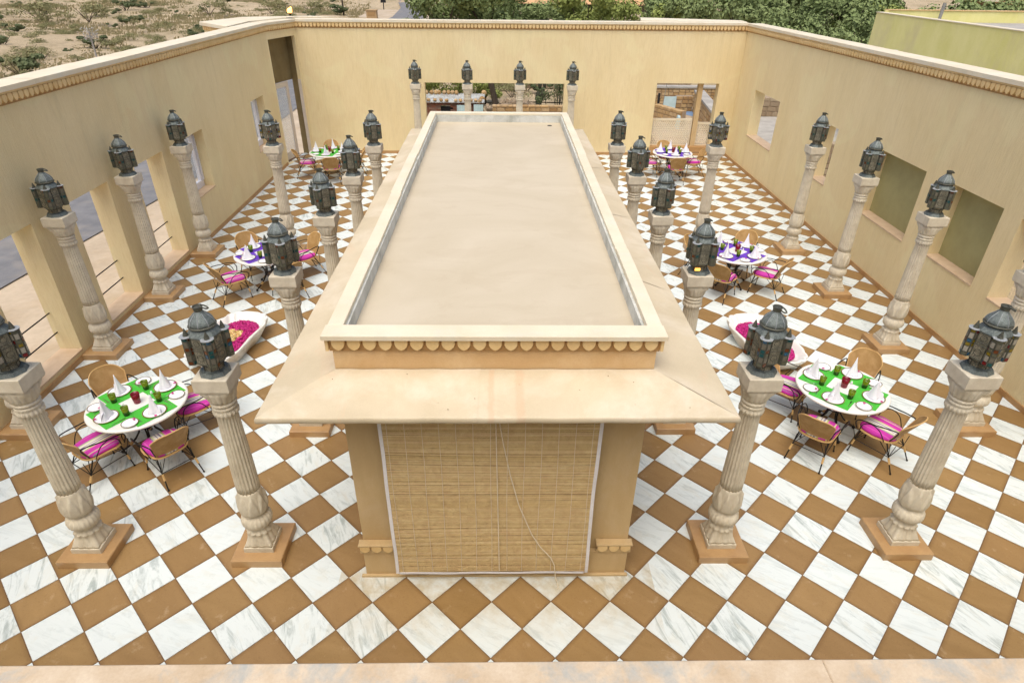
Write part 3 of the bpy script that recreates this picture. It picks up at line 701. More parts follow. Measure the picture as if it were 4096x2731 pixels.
# coping
bx('coping_stone', pv, 'coping', PX0-.065, PX1+.065, PY0-.07, PY0+.135, Zc-.045, Zc, bev=.004)
cuts = [PY0+.136, 2.3, 4.3, 6.4, 8.2, PY1-.112]
for s_, (xa, xb) in enumerate(((PX0-.05, PX0+.092), (PX1-.088, PX1+.05))):
    for k, (a, c) in enumerate(zip(cuts, cuts[1:])):
        dx = .006*sin(k*2.2+s_); dz = .003*(k % 2)
        bx('coping_stone', pv, 'coping', xa+dx, xb+dx, a+.0015, c-.0015, Zc-.045, Zc-.001-dz, bev=.004)
bx('coping_stone', pv, 'coping', PX0-.04, PX1+.04, PY1-.11, PY1+.05, Zc-.045, Zc-.002, bev=.004)
for side in (0, 1):
    X = PX0 if side == 0 else PX1; rz = -pi/2 if side == 0 else pi/2
    n2 = int((PY1-PY0)/.136)
    for k in range(n2): put('frieze_petal', PET2, pv, (X, PY0+(PY1-PY0)*(k+.5)/n2, Zc-.048), rz)

b = MB(); r_ = random.Random(91)
for k in range(26):
    if k < 13: x, y = r_.uniform(-1.7, 1.9), PY0-EO*r_.uniform(.08, .92); z = zo+(zi-zo)*(1-(PY0-y)/EO)+.006
    else: x, y, z = r_.uniform(PX0+.2, PX1-.2), r_.uniform(PY0+.3, PY1-.3), 2.937
    s_ = r_.uniform(.003, .006); a = r_.uniform(0, 6); b.face([b.vert((x+s_*cos(a+q*pi/2)*(1.6 if q % 2 else .7), y+s_*sin(a+q*pi/2)*(1.6 if q % 2 else .7), z+.004*(q == 0))) for q in range(4)])
tag(put('leaf_litter', b.mesh('leaf_litter', 'dirt')), 'scattered bits of dry leaf on the pavilion roof and eaves', 'litter', kind='stuff')

# ------------------------------------------------------------------ bamboo blind
bl = thing('bamboo_blind', 'bamboo slat roller blind with white cloth edging hanging on the pavilion front', 'blind')
BY = PY0-.145; bxl, bxr, bz0, bz1 = -1.03, 1.03, .165, 2.50
def sag(x, z): return BY+.006*sin((z-bz0)*2.2)*cos(x*1.4)+.005*sin(z*9+x*2)
b = MB(); z = bz0; k = 0
while z < bz1:
    hh = rnd.uniform(.0070, .0105); n_ = 4; x = bxl
    tilt = .012*sin(z*2.7)+.004*rnd.uniform(-1, 1)
    rr = []
    for s_ in range(n_+1):
        xx = bxl+(bxr-bxl)*s_/n_; zz = z+tilt*(xx/1.0)+.006*cos(xx*1.5)*sin(z*3); y = sag(xx, z)+rnd.uniform(-.002, .002)
        rr.append([b.vert((xx, y-.004, zz)), b.vert((xx, y-.004, zz+hh*.86)), b.vert((xx, y+.002, zz+hh*.86)), b.vert((xx, y+.002, zz))])
    for p_, q_ in zip(rr, rr[1:]):
        for e in range(4): b.face((p_[e], q_[e], q_[(e+1) % 4], p_[(e+1) % 4]))
    z += hh; k += 1
tag(put('slats', b.mesh('bamboo_slats', 'slat', True), bl), None, None, kind='stuff')
bx('backing', bl, 'dark', bxl+.01, bxr-.01, BY+.03, BY+.033, bz0+.01, bz1)
for s_ in range(13):
    x = bxl+.06+(bxr-bxl-.12)*s_/12; b = MB()
    b.tube([(x+.004*sin(z_*3+s_), sag(x, z_)-.0085, z_) for z_ in [bz0+.01+(bz1-bz0-.02)*q/16 for q in range(17)]], .0026, 4); put('thread', b.mesh('thread', 'thread'), bl)
def strip(pts, w, horiz=False):
    b = MB(); L = []
    for x, z in pts:
        y = sag(x, z)-.009
        if horiz: L.append([b.vert((x, y, z-w/2)), b.vert((x, y, z+w/2)), b.vert((x, y+.006, z+w/2)), b.vert((x, y+.006, z-w/2))])
        else: L.append([b.vert((x-w/2, y, z)), b.vert((x+w/2, y, z)), b.vert((x+w/2, y+.006, z)), b.vert((x-w/2, y+.006, z))])
    for p_, q_ in zip(L, L[1:]):
        for e in range(4): b.face((p_[e], q_[e], q_[(e+1) % 4], p_[(e+1) % 4]))
    b.face(L[0]); b.face(L[-1]); return b.mesh('edging', 'tape', True)
zs_ = [bz0-.02+(bz1-bz0)*q/24 for q in range(25)]
put('edging', strip([(bxl-.003+.003*sin(z_*4), z_) for z_ in zs_], .034), bl)
put('edging', strip([(bxr+.003+.006*sin(z_*3+1), z_) for z_ in zs_], .034), bl)
put('edging', strip([(bxl+.018+(bxr-bxl-.036)*q/20, bz0-.018+.004*sin(q*.9)-.008*sin(q*pi/20)) for q in range(21)], .026, True), bl)
b = MB(); b.tube([(.045+.038*(2.5-z_)/2.3, BY-.02-.003*sin(z_*4), z_) for z_ in [2.5-.1*q for q in range(24)]], .0055, 6); put('pull_cord', b.mesh('pull_cord', 'thread'), bl)
b = MB(); b.tube([(.05, BY-.02, 2.5), (.12, BY-.022, 2.0), (.19, BY-.024, 1.6), (.28, BY-.026, 1.2), (.42, BY-.03, .78), (.52, BY-.03, .58), (.64, BY-.03, .41), (.68, BY-.035, .30), (.70, BY-.045, .12), (.72, BY-.05, .03), (.735, BY-.09, .006), (.72, BY-.11, .006)], .0055, 6); put('pull_cord', b.mesh('pull_cord', 'thread'), bl)

# ------------------------------------------------------------------ column prototype
def build_column():
    root = thing('stone_column', '', 'column')
    b = MB(); b.box(-.285, .285, -.285, .285, .0008, .105, bev=.008); put('plinth', b.mesh('plinth', 'plinth'), root)
    b = MB(); b.box(-.165, .165, -.165, .165, .1055, .175, bev=.006); put('base_block', b.mesh('base_block', 'colstone'), root)
    # square-to-round leafy bell
    def sq(r, z, th):
        k = max(0, 1-(z-.175)/.17); c = max(abs(cos(th)), abs(sin(th))); leaf = .022*abs(sin(th*6))**.7*(1 if z < .38 else .3)
        return r*(k/c+(1-k))-.0+leaf*(1-k*.4)
    b = MB(); b.smooth = True; b.lathe([(.146, .1755), (.142, .20), (.132, .24), (.122, .29), (.116, .335), (.124, .345), (.126, .36), (.114, .372), (.104, .39), (.110, .405), (.108, .42)], 72, sq); put('leafy_base', b.mesh('leafy_base', 'colstone'), root)
    rb = lambda r, z, th: r+.009*abs(sin(th*11))**.6*(1 if .44 < z < .60 else .2)
    b = MB(); b.smooth = True; b.lathe([(.112, .421), (.136, .44), (.155, .47), (.161, .51), (.154, .55), (.134, .585), (.114, .60), (.118, .615), (.112, .63)], 88, rb); put('ribbed_ring', b.mesh('ribbed_ring', 'colstone'), root)
    def leafy(r, z, th):
        ph = (z-.64)/.31; a = abs(((th*8/(2*pi)) % 1)-.5)*2; bnd = (.25+.6*(1-a**1.4))
        l = .017 if ph < bnd else 0.0; vein = .008*abs(sin(th*24+ph*6))
        a2 = abs(((th*8/(2*pi)+.5) % 1)-.5)*2
        return r+l+(.007 if ph < .15+.5*(1-a2**1.2) else 0)*.8+vein*(l > 0)
    b = MB(); b.smooth = True; b.lathe([(.104, .631), (.118, .65), (.127, .68), (.132, .72), (.134, .76), (.134, .80), (.132, .84), (.130, .88), (.127, .91), (.124, .94), (.118, .955)], 96, leafy); put('leafy_bulb', b.mesh('leafy_bulb', 'colstone'), root)
    def fl(r, z, th):
        k = abs(sin(th*10)); return r-.015*max(0, 1-k*1.25)**.6 if z < 1.99 else r
    b = MB(); b.smooth = True; b.lathe([(.122, .956), (.124, 1.05), (.122, 1.2), (.117, 1.45), (.110, 1.75), (.104, 1.98), (.106, 2.0)], 100, fl); put('fluted_shaft', b.mesh('fluted_shaft', 'colstone'), root)
    def fr(r, z, th): return r+(.018*abs(sin(th*9))**.6 if z < 2.06 else .002*sin(th*20))
    b = MB(); b.smooth = True; b.lathe([(.102, 2.001), (.108, 2.008), (.110, 2.05), (.108, 2.065), (.114, 2.075), (.122, 2.09), (.114, 2.105), (.105, 2.11), (.118, 2.122), (.126, 2.137), (.118, 2.152), (.106, 2.158)], 72, fr); put('neck_ring', b.mesh('neck_ring', 'colstone'), root)
    def cp(r, z, th):
        k = max(0, (z-2.22)/.09); k = min(1, k); c = max(abs(cos(th)), abs(sin(th)))
        return r*(k*.94/c+(1-k))+.020*abs(sin(th*8))**.6*(1-k*.5)*(.4+.6*abs(sin((z-2.16)*38)))
    b = MB(); b.smooth = True; b.lathe([(.106, 2.159), (.114, 2.18), (.124, 2.21), (.134, 2.24), (.142, 2.27), (.148, 2.30), (.147, 2.325), (.140, 2.335)], 80, cp); put('leafy_capital', b.mesh('leafy_capital', 'colstone'), root)
    b = MB(); b.box(-.160, .160, -.160, .160, 2.336, 2.352); b.box(-.167, .167, -.167, .167, 2.3525, 2.49, bev=.006); put('abacus', b.mesh('abacus', 'colstone'), root)
    return register(root)
col0 = build_column()

# ------------------------------------------------------------------ lantern prototypes
def build_lantern(variant):
    root = thing('moroccan_lantern', '', 'lantern')
    oct_ = lambda r, n=8, o=pi/8, cx=0, cy=0: [(cx+r*cos(o+2*pi*k/n), cy+r*sin(o+2*pi*k/n)) for k in range(n)]
    b = MB(); b.prism(oct_(.150), .001, .042, 0, .86); b.prism(oct_(.118), .0425, .05); put('foot_flange', b.mesh('foot_flange', 'pewter'), root)
    b = MB(); b.lathe([(.092, .051), (.088, .085), (.098, .11), (.136, .155)], 8, cap=False, rot=pi/8)
    put('lower_body', b.mesh('lower_body', 'filigree'), root)
    b = MB(); b.lathe([(.138, .1555), (.142, .16), (.142, .43), (.136, .435)], 8, rot=pi/8); put('glazed_body', b.mesh('glazed_body', 'filigree'), root)
    b = MB()
    for k in range(8):
        a = pi/8+2*pi*k/8; c_, s_ = cos(a), sin(a)
        b.tube([(.094*c_, .094*s_, .051), (.091*c_, .091*s_, .085), (.101*c_, .101*s_, .11), (.140*c_, .140*s_, .157), (.145*c_, .145*s_, .43)], .0042, 4)
    for r, z in ((.146, .158), (.146, .30), (.146, .428), (.102, .11), (.146, .335)):
        b.tube([(r*cos(pi/8+pi/4*k), r*sin(pi/8+pi/4*k), z) for k in range(8)], .0038, 4, True)
    # roundels on each face
    for k in range(8):
        a = pi/4*k; u_ = Vector((-sin(a), cos(a), 0)); c_ = Vector((cos(a), sin(a), 0))*.1335
        for zc, rr in ((.382, .030), (.225, .034)):
            b.tube([c_+u_*rr*cos(t_)+Vector((0, 0, zc+rr*sin(t_))) for t_ in [2*pi*q/10 for q in range(10)]], .0025, 4, True)
    put('body_frame', b.mesh('body_frame', 'bronze'), root)
    b = MB(); b.lathe([(.150, .436), (.148, .446), (.108, .50), (.102, .505)], 8, rot=pi/8); put('skirt', b.mesh('skirt', 'pewter'), root)
    b = MB(); b.lathe([(.112, .506), (.125, .512), (.127, .522), (.118, .53)], 20); put('dome_rim', b.mesh('dome_rim', 'bronze'), root)
    b = MB(); b.smooth = True; b.lathe([(.117, .531), (.117, .545), (.108, .570), (.088, .598), (.063, .624), (.044, .645), (.036, .662)], 40, lambda r, z, th: r*(1-.035*(abs(cos(th*4))**3))); dome = put('dome', b.mesh('dome', 'pewter'), root)
    b = MB()
    for k in range(8):
        a = pi/4*k+pi/8; b.tube([(r*cos(a)*.99, r*sin(a)*.99, z) for r, z in ((.119, .532), (.118, .547), (.109, .572), (.089, .600), (.064, .626), (.045, .648))], .0028, 4)
    put('dome_rib', b.mesh('dome_rib', 'plate_tin'), dome)
    b = MB(); b.lathe([(.038, .663), (.041, .69), (.047, .708), (.040, .7085), (.036, .69)], 14, lambda r, z, th: r*(1+.06*sin(th*7)), cap=False); b.lathe([(.034, .664), (.033, .70)], 10); put('crown_collar', b.mesh('crown_collar', 'bronze'), root)
    b = MB(); pts = [(.02*cos(t_)*1.6+.052, .034*sin(t_), .688+.018*cos(t_)*-1.0) for t_ in [2*pi*q/12 for q in range(12)]]; b.tube(pts, .0075, 5, True); put('ring_handle', b.mesh('ring_handle', 'bronze'), root)
    # corner turrets
    R_ = .158; n = 6; r = .051
    tb = MB(); tb.prism(oct_(r, n, pi/6), 0, .29); turret_me = tb.mesh('turret_core', 'bronze')
    pb = MB(); rr_ = random.Random(variant*5+3); cols = 6
    for face in range(n):
        a = pi/3*face+pi/3; c_ = Vector((cos(a), sin(a), 0)); u_ = Vector((-sin(a), cos(a), 0)); ap = r*cos(pi/6)
        if cos(a) < -.6: continue
        hs = [.036, .062, .036, .036, .062, .036]; z = .006
        for q, hh in enumerate(hs):
            big = hh > .05; pb.cur = (rr_.choice((0, 7, 7)) if variant == 2 else rr_.choice((0, 0, 6))) if big else rr_.choice(((6, 6, 6, 6, 2, 5), (2, 5, 5, 6, 3, 2), (1, 6, 4, 3, 6, 5, 2, 6, 1))[variant])
            w_ = r*.5-.0075; c0 = c_*(ap+.0006); v_ = []
            for dz, du, o in ((.003, -w_, 0), (.003, w_, 0), (hh-.003, w_, 0), (hh-.003, -w_, 0)):
                v_.append(pb.vert(c0+u_*du+Vector((0, 0, z+dz))))
            m_ = [pb.vert(Vector(pb.v[i])*1+c_*.003) for i in v_]
            pb.face(m_)
            for e in range(4): pb.face((v_[e], v_[(e+1) % 4], m_[(e+1) % 4], m_[e]))
            z += hh+.0045
    panes_me = pb.mesh('turret_panes', ['pane_clear', 'pane_red', 'pane_teal', 'pane_blue', 'pane_yel', 'pane_rust', 'pane_dull', 'pane_backlit'], True)
    cb = MB(); cb.lathe([(.050, .2905), (.060, .294), (.060, .299), (.03, .301)], 16, lambda rr, z, th: rr*(1+.05*cos(th*6))); cap_me = cb.mesh('turret_cap', 'plate_tin')
    sb = MB(); sb.lathe([(.027, .3015), (.018, .33), (.004, .375)], 10); sp_me = sb.mesh('turret_spike', 'bronze')
    for k in range(4):
        a = pi/2*k; t_ = put('turret', turret_me, root, (R_*cos(a), R_*sin(a), .143), a)
        put('coloured_pane', panes_me, t_); put('turret_cap', cap_me, t_); put('turret_spike', sp_me, t_)
    return register(root)
lan0 = build_lantern(0); lan1 = build_lantern(1); lan2 = build_lantern(2)

rows = ['front', 'second', 'third', 'fourth', 'fifth']
CL = []   # x, y, label of position, rotation, variant
for x, ys_, line in ((-2.66, (.745, 3.01, 5.15, 7.27, 9.50), "pavilion's left side"), (2.66, (.77, 3.06, 5.27, 7.39, 9.68), "pavilion's right side")):
    for k, y in enumerate(ys_): CL.append((x, y, rows[k]+' column from the front along the '+line, 1 if k == 0 else 0))
CL.append((-4.60, .74, 'nearest column at the left edge, left of the green front table', 1))
CL.append((4.83, .80, 'nearest column at the right edge, right of the green front table', 1))
CL.append((-4.82, 9.42, 'free-standing column before the small left window', 1))
CL.append((4.84, 9.62, 'free-standing column in front of the far right corner', 1))
for k, y in enumerate((2.95, 5.04, 7.17, 9.35)): CL.append((-6.75, y, ('first', 'second', 'third', 'last')[k]+' column from the front against the left wall piers', 0))
for k, y in enumerate((3.0, 5.27, 7.41, 9.67)): CL.append((7.09, y, ('first', 'second', 'third', 'last')[k]+' column from the front standing by the right wall', 0))
for k, x in enumerate((-2.70, -1.01, .71, 2.43)): CL.append((x, 17.50, ('leftmost', 'second from left', 'third from left', 'rightmost')[k]+' of the four columns behind the pavilion', 0))
for k, (x, y, lab, var) in enumerate(CL):
    if k == 0:
        o = col0; o.location = (x, y, 0); o['label'] = 'carved column, '+lab; o['group'] = 'carved stone lantern columns'
    else: o = dup(col0, (x, y, 0), 0, 'carved column, '+lab, 'carved stone lantern columns')
    o.rotation_euler = (rnd.uniform(-.003, .003), rnd.uniform(-.003, .003), rnd.choice((0, pi/2, pi, -pi/2)))
    rz = {0: .52, 5: -.62, 10: .35, 11: -.35}.get(k, rnd.uniform(0, 1.5))
    src = lan2 if k in (10, 11, 12, 13) else (lan1 if var else lan0)
    llab = 'lantern on the '+lab
    if 'used' not in src: src['used'] = 1; src.location = (x, y, 2.4905); src.rotation_euler = (0, 0, rz); src['label'] = llab; src['group'] = 'metal lanterns on the columns'; L_ = src
    else: L_ = dup(src, (x, y, 2.4905), rz, llab, 'metal lanterns on the columns')
    if k == 6:   # its lowest pane glows
        b = MB(); b.box(-.088, -.02, -.112, -.108, .062, .098); put('lit_pane', b.mesh('lit_pane', 'pane_lit'), L_, None, -rz)
for o in bpy.data.objects:
    if 'used' in o: del o['used']

# ------------------------------------------------------------------ tables
def build_table():
    root = thing('round_table', '', 'table'); R = .628
    b = MB(); b.smooth = True
    b.lathe([(R-.06, .705), (R-.02, .708), (R-.004, .718), (R, .73), (R-.006, .743), (R-.02, .7495), (R-.035, .7505), (R-.04, .749), (.001, .7492)], 72, cap=True); put('tabletop', b.mesh('tabletop', 'white_marble'), root)
    for k in range(4):
        a = pi/2*k+.2; P = lambda r, z, w=0: (r*cos(a)-w*sin(a), r*sin(a)+w*cos(a), z)
        b = MB()
        for w_ in (-.035, .035):
            b.tube([P(.30, .70, w_), P(.25, .60, w_*.9), (P(.15, .48, w_*.7)), P(.09, .38, w_*.4), P(.10, .28, w_*.3), P(.17, .18, w_*.25), P(.26, .10, w_*.2), P(.33, .06, w_*.1), P(.36, .035)], .011, 6)
        lg = put('leg', b.mesh('table_leg', 'iron'), root)
        b = MB(); b.tube([P(.20, .155), P(.25, .112)], .024, 8); put('cane_wrap', b.mesh('cane_wrap', 'cane_wrap'), lg)
        b = MB(); b.ball(P(.365, .026), .025); put('foot', b.mesh('table_foot', 'iron'), lg)
    b = MB(); b.tube([(.10*cos(t_), .10*sin(t_), .36) for t_ in [2*pi*q/16 for q in range(16)]], .008, 5, True); b.tube([(.27*cos(t_), .27*sin(t_), .695) for t_ in [2*pi*q/20 for q in range(20)]], .009, 5, True)
    put('ring_brace', b.mesh('ring_brace', 'iron'), root)
    return register(root)
def smooth_path(pts, n=4):
    P = [Vector(p) for p in pts]; out = []
    for i in range(len(P)-1):
        p0, p1, p2, p3 = P[max(i-1, 0)], P[i], P[i+1], P[min(i+2, len(P)-1)]
        for k in range(n):
            t_ = k/n; out.append(.5*((2*p1)+(-p0+p2)*t_+(2*p0-5*p1+4*p2-p3)*t_*t_+(-p0+3*p1-3*p2+p3)*t_**3))
    out.append(P[-1]); return out
def build_chair():   # seat centre at the origin, faces +Y
    root = thing('cane_chair', '', 'chair')
    ring = []
    for k in range(24):
        t_ = 2*pi*k/24; c_, s_ = cos(t_), sin(t_); e = .62
        ring.append(((.255 if s_ > 0 else .235)*math.copysign(abs(c_)**e, c_), .25*math.copysign(abs(s_)**e, s_)))
    b = MB(); b.tube([(x, y, .425) for x, y in ring], .014, 6, True); sf = put('seat_frame', b.mesh('seat_frame', 'cane_wrap'), root)
    b = MB(); b.prism([(x*.97, y*.97) for x, y in ring], .418, .43); put('woven_seat', b.mesh('woven_seat', 'cane'), sf)
    b = MB(); b.smooth = True; L = []
    for k_, z in ((.90, .4305), (.965, .438), (.975, .458), (.94, .476), (.8, .487), (.4, .492)): L.append([b.vert((x*k_, y*k_, z)) for x, y in ring])
    for A, B in zip(L, L[1:]):
        for q in range(24): b.face((A[q], A[(q+1) % 24], B[(q+1) % 24], B[q]))
    b.face(L[-1]); b.face(L[0][::-1]); put('cushion', b.mesh('cushion', 'cushion'), root)
    # back: a leaning fan-shaped woven panel, slightly dished
    na, nz = 14, 8
    def pt(u, v, off=0):
        U = 2*u-1; zt = .445+.41*(1-.30*abs(U)**3.2); z = .445+(zt-.445)*v; w = .185+.075*((z-.445)/.40)
        return Vector((U*w, -.225-.20*((z-.445)/.40)+.075*U*U*(.5+.5*v)-off, z))
    b = MB(); b.smooth = True; g1 = [[b.vert(pt(i/na, j/nz)) for j in range(nz+1)] for i in range(na+1)]; g2 = [[b.vert(pt(i/na, j/nz, .009)) for j in range(nz+1)] for i in range(na+1)]
    for i in range(na):
        for j in range(nz):
            b.face((g1[i][j], g1[i+1][j], g1[i+1][j+1], g1[i][j+1])); b.face((g2[i][j], g2[i][j+1], g2[i+1][j+1], g2[i+1][j]))
    bk = put('backrest', b.mesh('backrest', 'cane'), root)
    b = MB(); b.tube([pt(0, v, .004) for v in (0, .3, .6, .85, 1)]+[pt(u/20, 1, .004) for u in range(1, 20)]+[pt(1, v, .004) for v in (1, .85, .6, .3, 0)], .009, 6); put('back_rim', b.mesh('back_rim', 'cane_wrap'), bk)
    for s_ in (-1, 1):
        b = MB(); b.tube(smooth_path([(.20*s_, -.20, .46), (.225*s_, -.245, .56), (.245*s_, -.27, .66), (.275*s_, -.16, .665), (.30*s_, -.02, .645), (.31*s_, .10, .635), (.295*s_, .21, .60), (.265*s_, .25, .52), (.245*s_, .22, .43)]), .0085, 6)
        b.tube(smooth_path([(.245*s_, .18, .43), (.275*s_, .15, .55), (.285*s_, .05, .615), (.275*s_, -.07, .57), (.245*s_, -.15, .43)]), .007, 6)
        put('armrest', b.mesh('armrest', 'iron'), root)
    for s_ in (-1, 1):
        for f in (-1, 1):
            tp = Vector((.19*s_, .18*f if f > 0 else -.17, .42)); ft = Vector((.235*s_, .235 if f > 0 else -.37, .012)); nd = tp.lerp(ft, .47)
            b = MB(); b.tube([tp, nd, ft], .0085, 6)
            for du, dv2 in ((.0, .12), (0, -.12), (-.12, 0)):
                q = Vector((tp.x+du*s_, tp.y-dv2*f if dv2*f else tp.y, .42)); b.tube([nd, q], .005, 5)
            lg = put('leg', b.mesh('chair_leg', 'iron'), root)
            b = MB(); b.tube([tp.lerp(ft, .50), tp.lerp(ft, .70)], .0145, 8); put('cane_wrap', b.mesh('cane_wrap', 'cane_wrap'), lg)
            b = MB(); b.ball((ft.x, ft.y, .014), .0145, 8, 5); put('foot', b.mesh('chair_foot', 'iron'), lg)
    b = MB(); b.tube([(.212*s_, .207*1, .225) for s_ in (-1, 1)], .006, 5); b.tube([(.212, .207, .225), (.212, -.265, .225)], .006, 5); b.tube([(-.212, .207, .225), (-.212, -.265, .225)], .006, 5); b.tube([(-.212, -.265, .225), (.212, -.265, .225)], .006, 5)
    put('stretcher', b.mesh('stretcher', 'iron'), root)
    return register(root)
tab0 = build_table(); ch0 = build_chair()
# tableware meshes
def plate_mesh(r):
    b = MB(); b.smooth = True; b.cur = 0
    prof = [(r*.55, 0.0005), (r*.62, .003), (r*.93, .014), (r*.99, .0165), (r, .018), (r*.985, .019), (r*.965, .0180), (r*.93, .0165), (r*.90, .0155), (r*.70, .008), (r*.62, .0055), (.001, .005)]
    rings = [[b.vert((a*cos(2*pi*k/40), a*sin(2*pi*k/40), z)) for k in range(40)] for a, z in prof]
    for i, (A, B) in enumerate(zip(rings, rings[1:])):
        b.cur = 1 if i in (3, 4, 5, 6) and i <= 5 else (2 if i in (6, 7) else 0)
        for k in range(40): b.face((A[k], A[(k+1) % 40], B[(k+1) % 40], B[k]))
    b.cur = 0; b.face(rings[0][::-1]); b.face(rings[-1]); return b.mesh('plate', ['china', 'gold_rim', 'navy_rim'])
plate_me, side_me = plate_mesh(.150), plate_mesh(.104)
def napkin_mesh():
    b = MB(); b.smooth = True; n = 28; L = []
    for z, r, pl, ox in ((0, .085, .022, 0), (.02, .082, .018, 0), (.06, .062, .012, .0), (.11, .042, .008, -.002), (.16, .026, .005, -.003), (.21, .012, .002, -.002), (.248, .003, 0, 0)):
        L.append([b.vert(((r*1.08+pl*sin(3*t_+.4)+pl*.5*cos(5*t_))*cos(t_)+ox, (r*.72+pl*sin(3*t_+.4))*sin(t_), z)) for t_ in [2*pi*k/n for k in range(n)]])
    for A, B in zip(L, L[1:]):
        for k in range(n): b.face((A[k], A[(k+1) % n], B[(k+1) % n], B[k]))
    b.face(L[-1]); b.face(L[0][::-1])
    # folded wing at the base
    f = [b.vert(p) for p in ((.05, -.02, .001), (.115, .0, .004), (.10, .02, .075), (.045, .03, .10), (.04, .045, .001))]
    b.face((f[0], f[1], f[2], f[3])); b.face((f[1], f[4], f[3], f[2])); b.face((f[0], f[3], f[4]))
    return b.mesh('napkin', 'linen')
napkin_me = napkin_mesh()
def tumbler(mat1, mat2, h=.135, r=.047):
    b = MB(); b.smooth = True; b.cur = 0; rings = []
    for a, z in ((r*.72, .0), (r*.76, .01), (r*.86, h*.45), (r, h), (r*.93, h), (r*.8, h*.45), (r*.66, .014), (.001, .014)):
        rings.append([b.vert((a*cos(2*pi*k/20), a*sin(2*pi*k/20), z)) for k in range(20)])
    for i, (A, B) in enumerate(zip(rings, rings[1:])):
        b.cur = 1 if i in (0, 1, 5, 6) else 0
        for k in range(20): b.face((A[k], A[(k+1) % 20], B[(k+1) % 20], B[k]))
    b.cur = 1; b.face(rings[0][::-1]); b.face(rings[-1]); return b.mesh('tumbler', [mat1, mat2])
green_me = tumbler('tumbler_green', 'tumbler_dark'); red_me = tumbler('tumbler_red', 'tumbler_red', .15, .056)
def mat_mesh(m):
    b = MB(); b.box(-.270, .270, -.185, .185, 0, .0022, bev=.001); return b.mesh('placemat', m)
mats = {'green': mat_mesh('green_mat'), 'purple': mat_mesh('purple_mat')}
def fork_mesh():
    b = MB(); b.box(-.004, .004, -.09, .03, 0, .0025)
    for x in (-.009, -.003, .003, .009): b.box(x-.0015, x+.0015, .045, .085, 0, .002)
    b.box(-.0105, .0105, .03, .045, 0, .0025); return b.mesh('fork', 'steel')
def knife_mesh():
    b = MB(); b.prism([(-.005, -.10), (.005, -.10), (.006, 0), (.009, .03), (.004, .10), (-.004, .10)], 0, .0025); return b.mesh('knife', 'steel')
fork_me, knife_me = fork_mesh(), knife_mesh()
def shaker_mesh():
    b = MB(); b.smooth = True; b.lathe([(.016, 0), (.017, .012), (.013, .03), (.012, .038), (.006, .044)], 14); return b.mesh('shaker', 'china')
shaker_me = shaker_mesh()
def rose_petal_mesh():
    b = MB(); b.smooth = True; c_ = b.vert((0, 0, .006)); r_ = [b.vert((.017*cos(t_)*(1+.2*sin(3*t_)), .021*sin(t_), .003+.008*abs(cos(t_)))) for t_ in [2*pi*k/8 for k in range(8)]]
    for k in range(8): b.face((c_, r_[k], r_[(k+1) % 8]))
    return b.mesh('rose_petal', 'petal')
rosep_me = rose_petal_mesh()
TZ = .7508
def nm(angle):
    a = (math.degrees(angle)) % 360
    return ['right', 'far right', 'far', 'far left', 'left', 'near left', 'near', 'near right'][int((a+22.5)//45) % 8]
TB = [  # x, y, colour, place, rotation of the settings, chairs (angle, radius)
 (-4.83, 2.57, 'green', 'front left', radians(12), [(38, .64), (140, .66), (235, .63), (-44, .71)]),
 (5.00, 2.94, 'green', 'front right', radians(2), [(46, .72), (140, .70), (-132, .75), (-57, .68)]),
 (-4.74, 7.68, 'purple', 'middle left', radians(8), [(44, .78), (132, .70), (226, .80), (-45, .70)]),
 (5.06, 7.84, 'purple', 'middle right', radians(-3), [(58, .70), (146, .70), (-125, .70), (-35, .70)]),
 (-5.30, 15.65, 'green', 'far left', radians(42), [(12, .72), (100, .70), (190, .72), (-75, .70)]),
 (5.62, 15.90, 'purple', 'far right', radians(44), [(4, .70), (93, .70), (184, .72), (-92, .70)])]
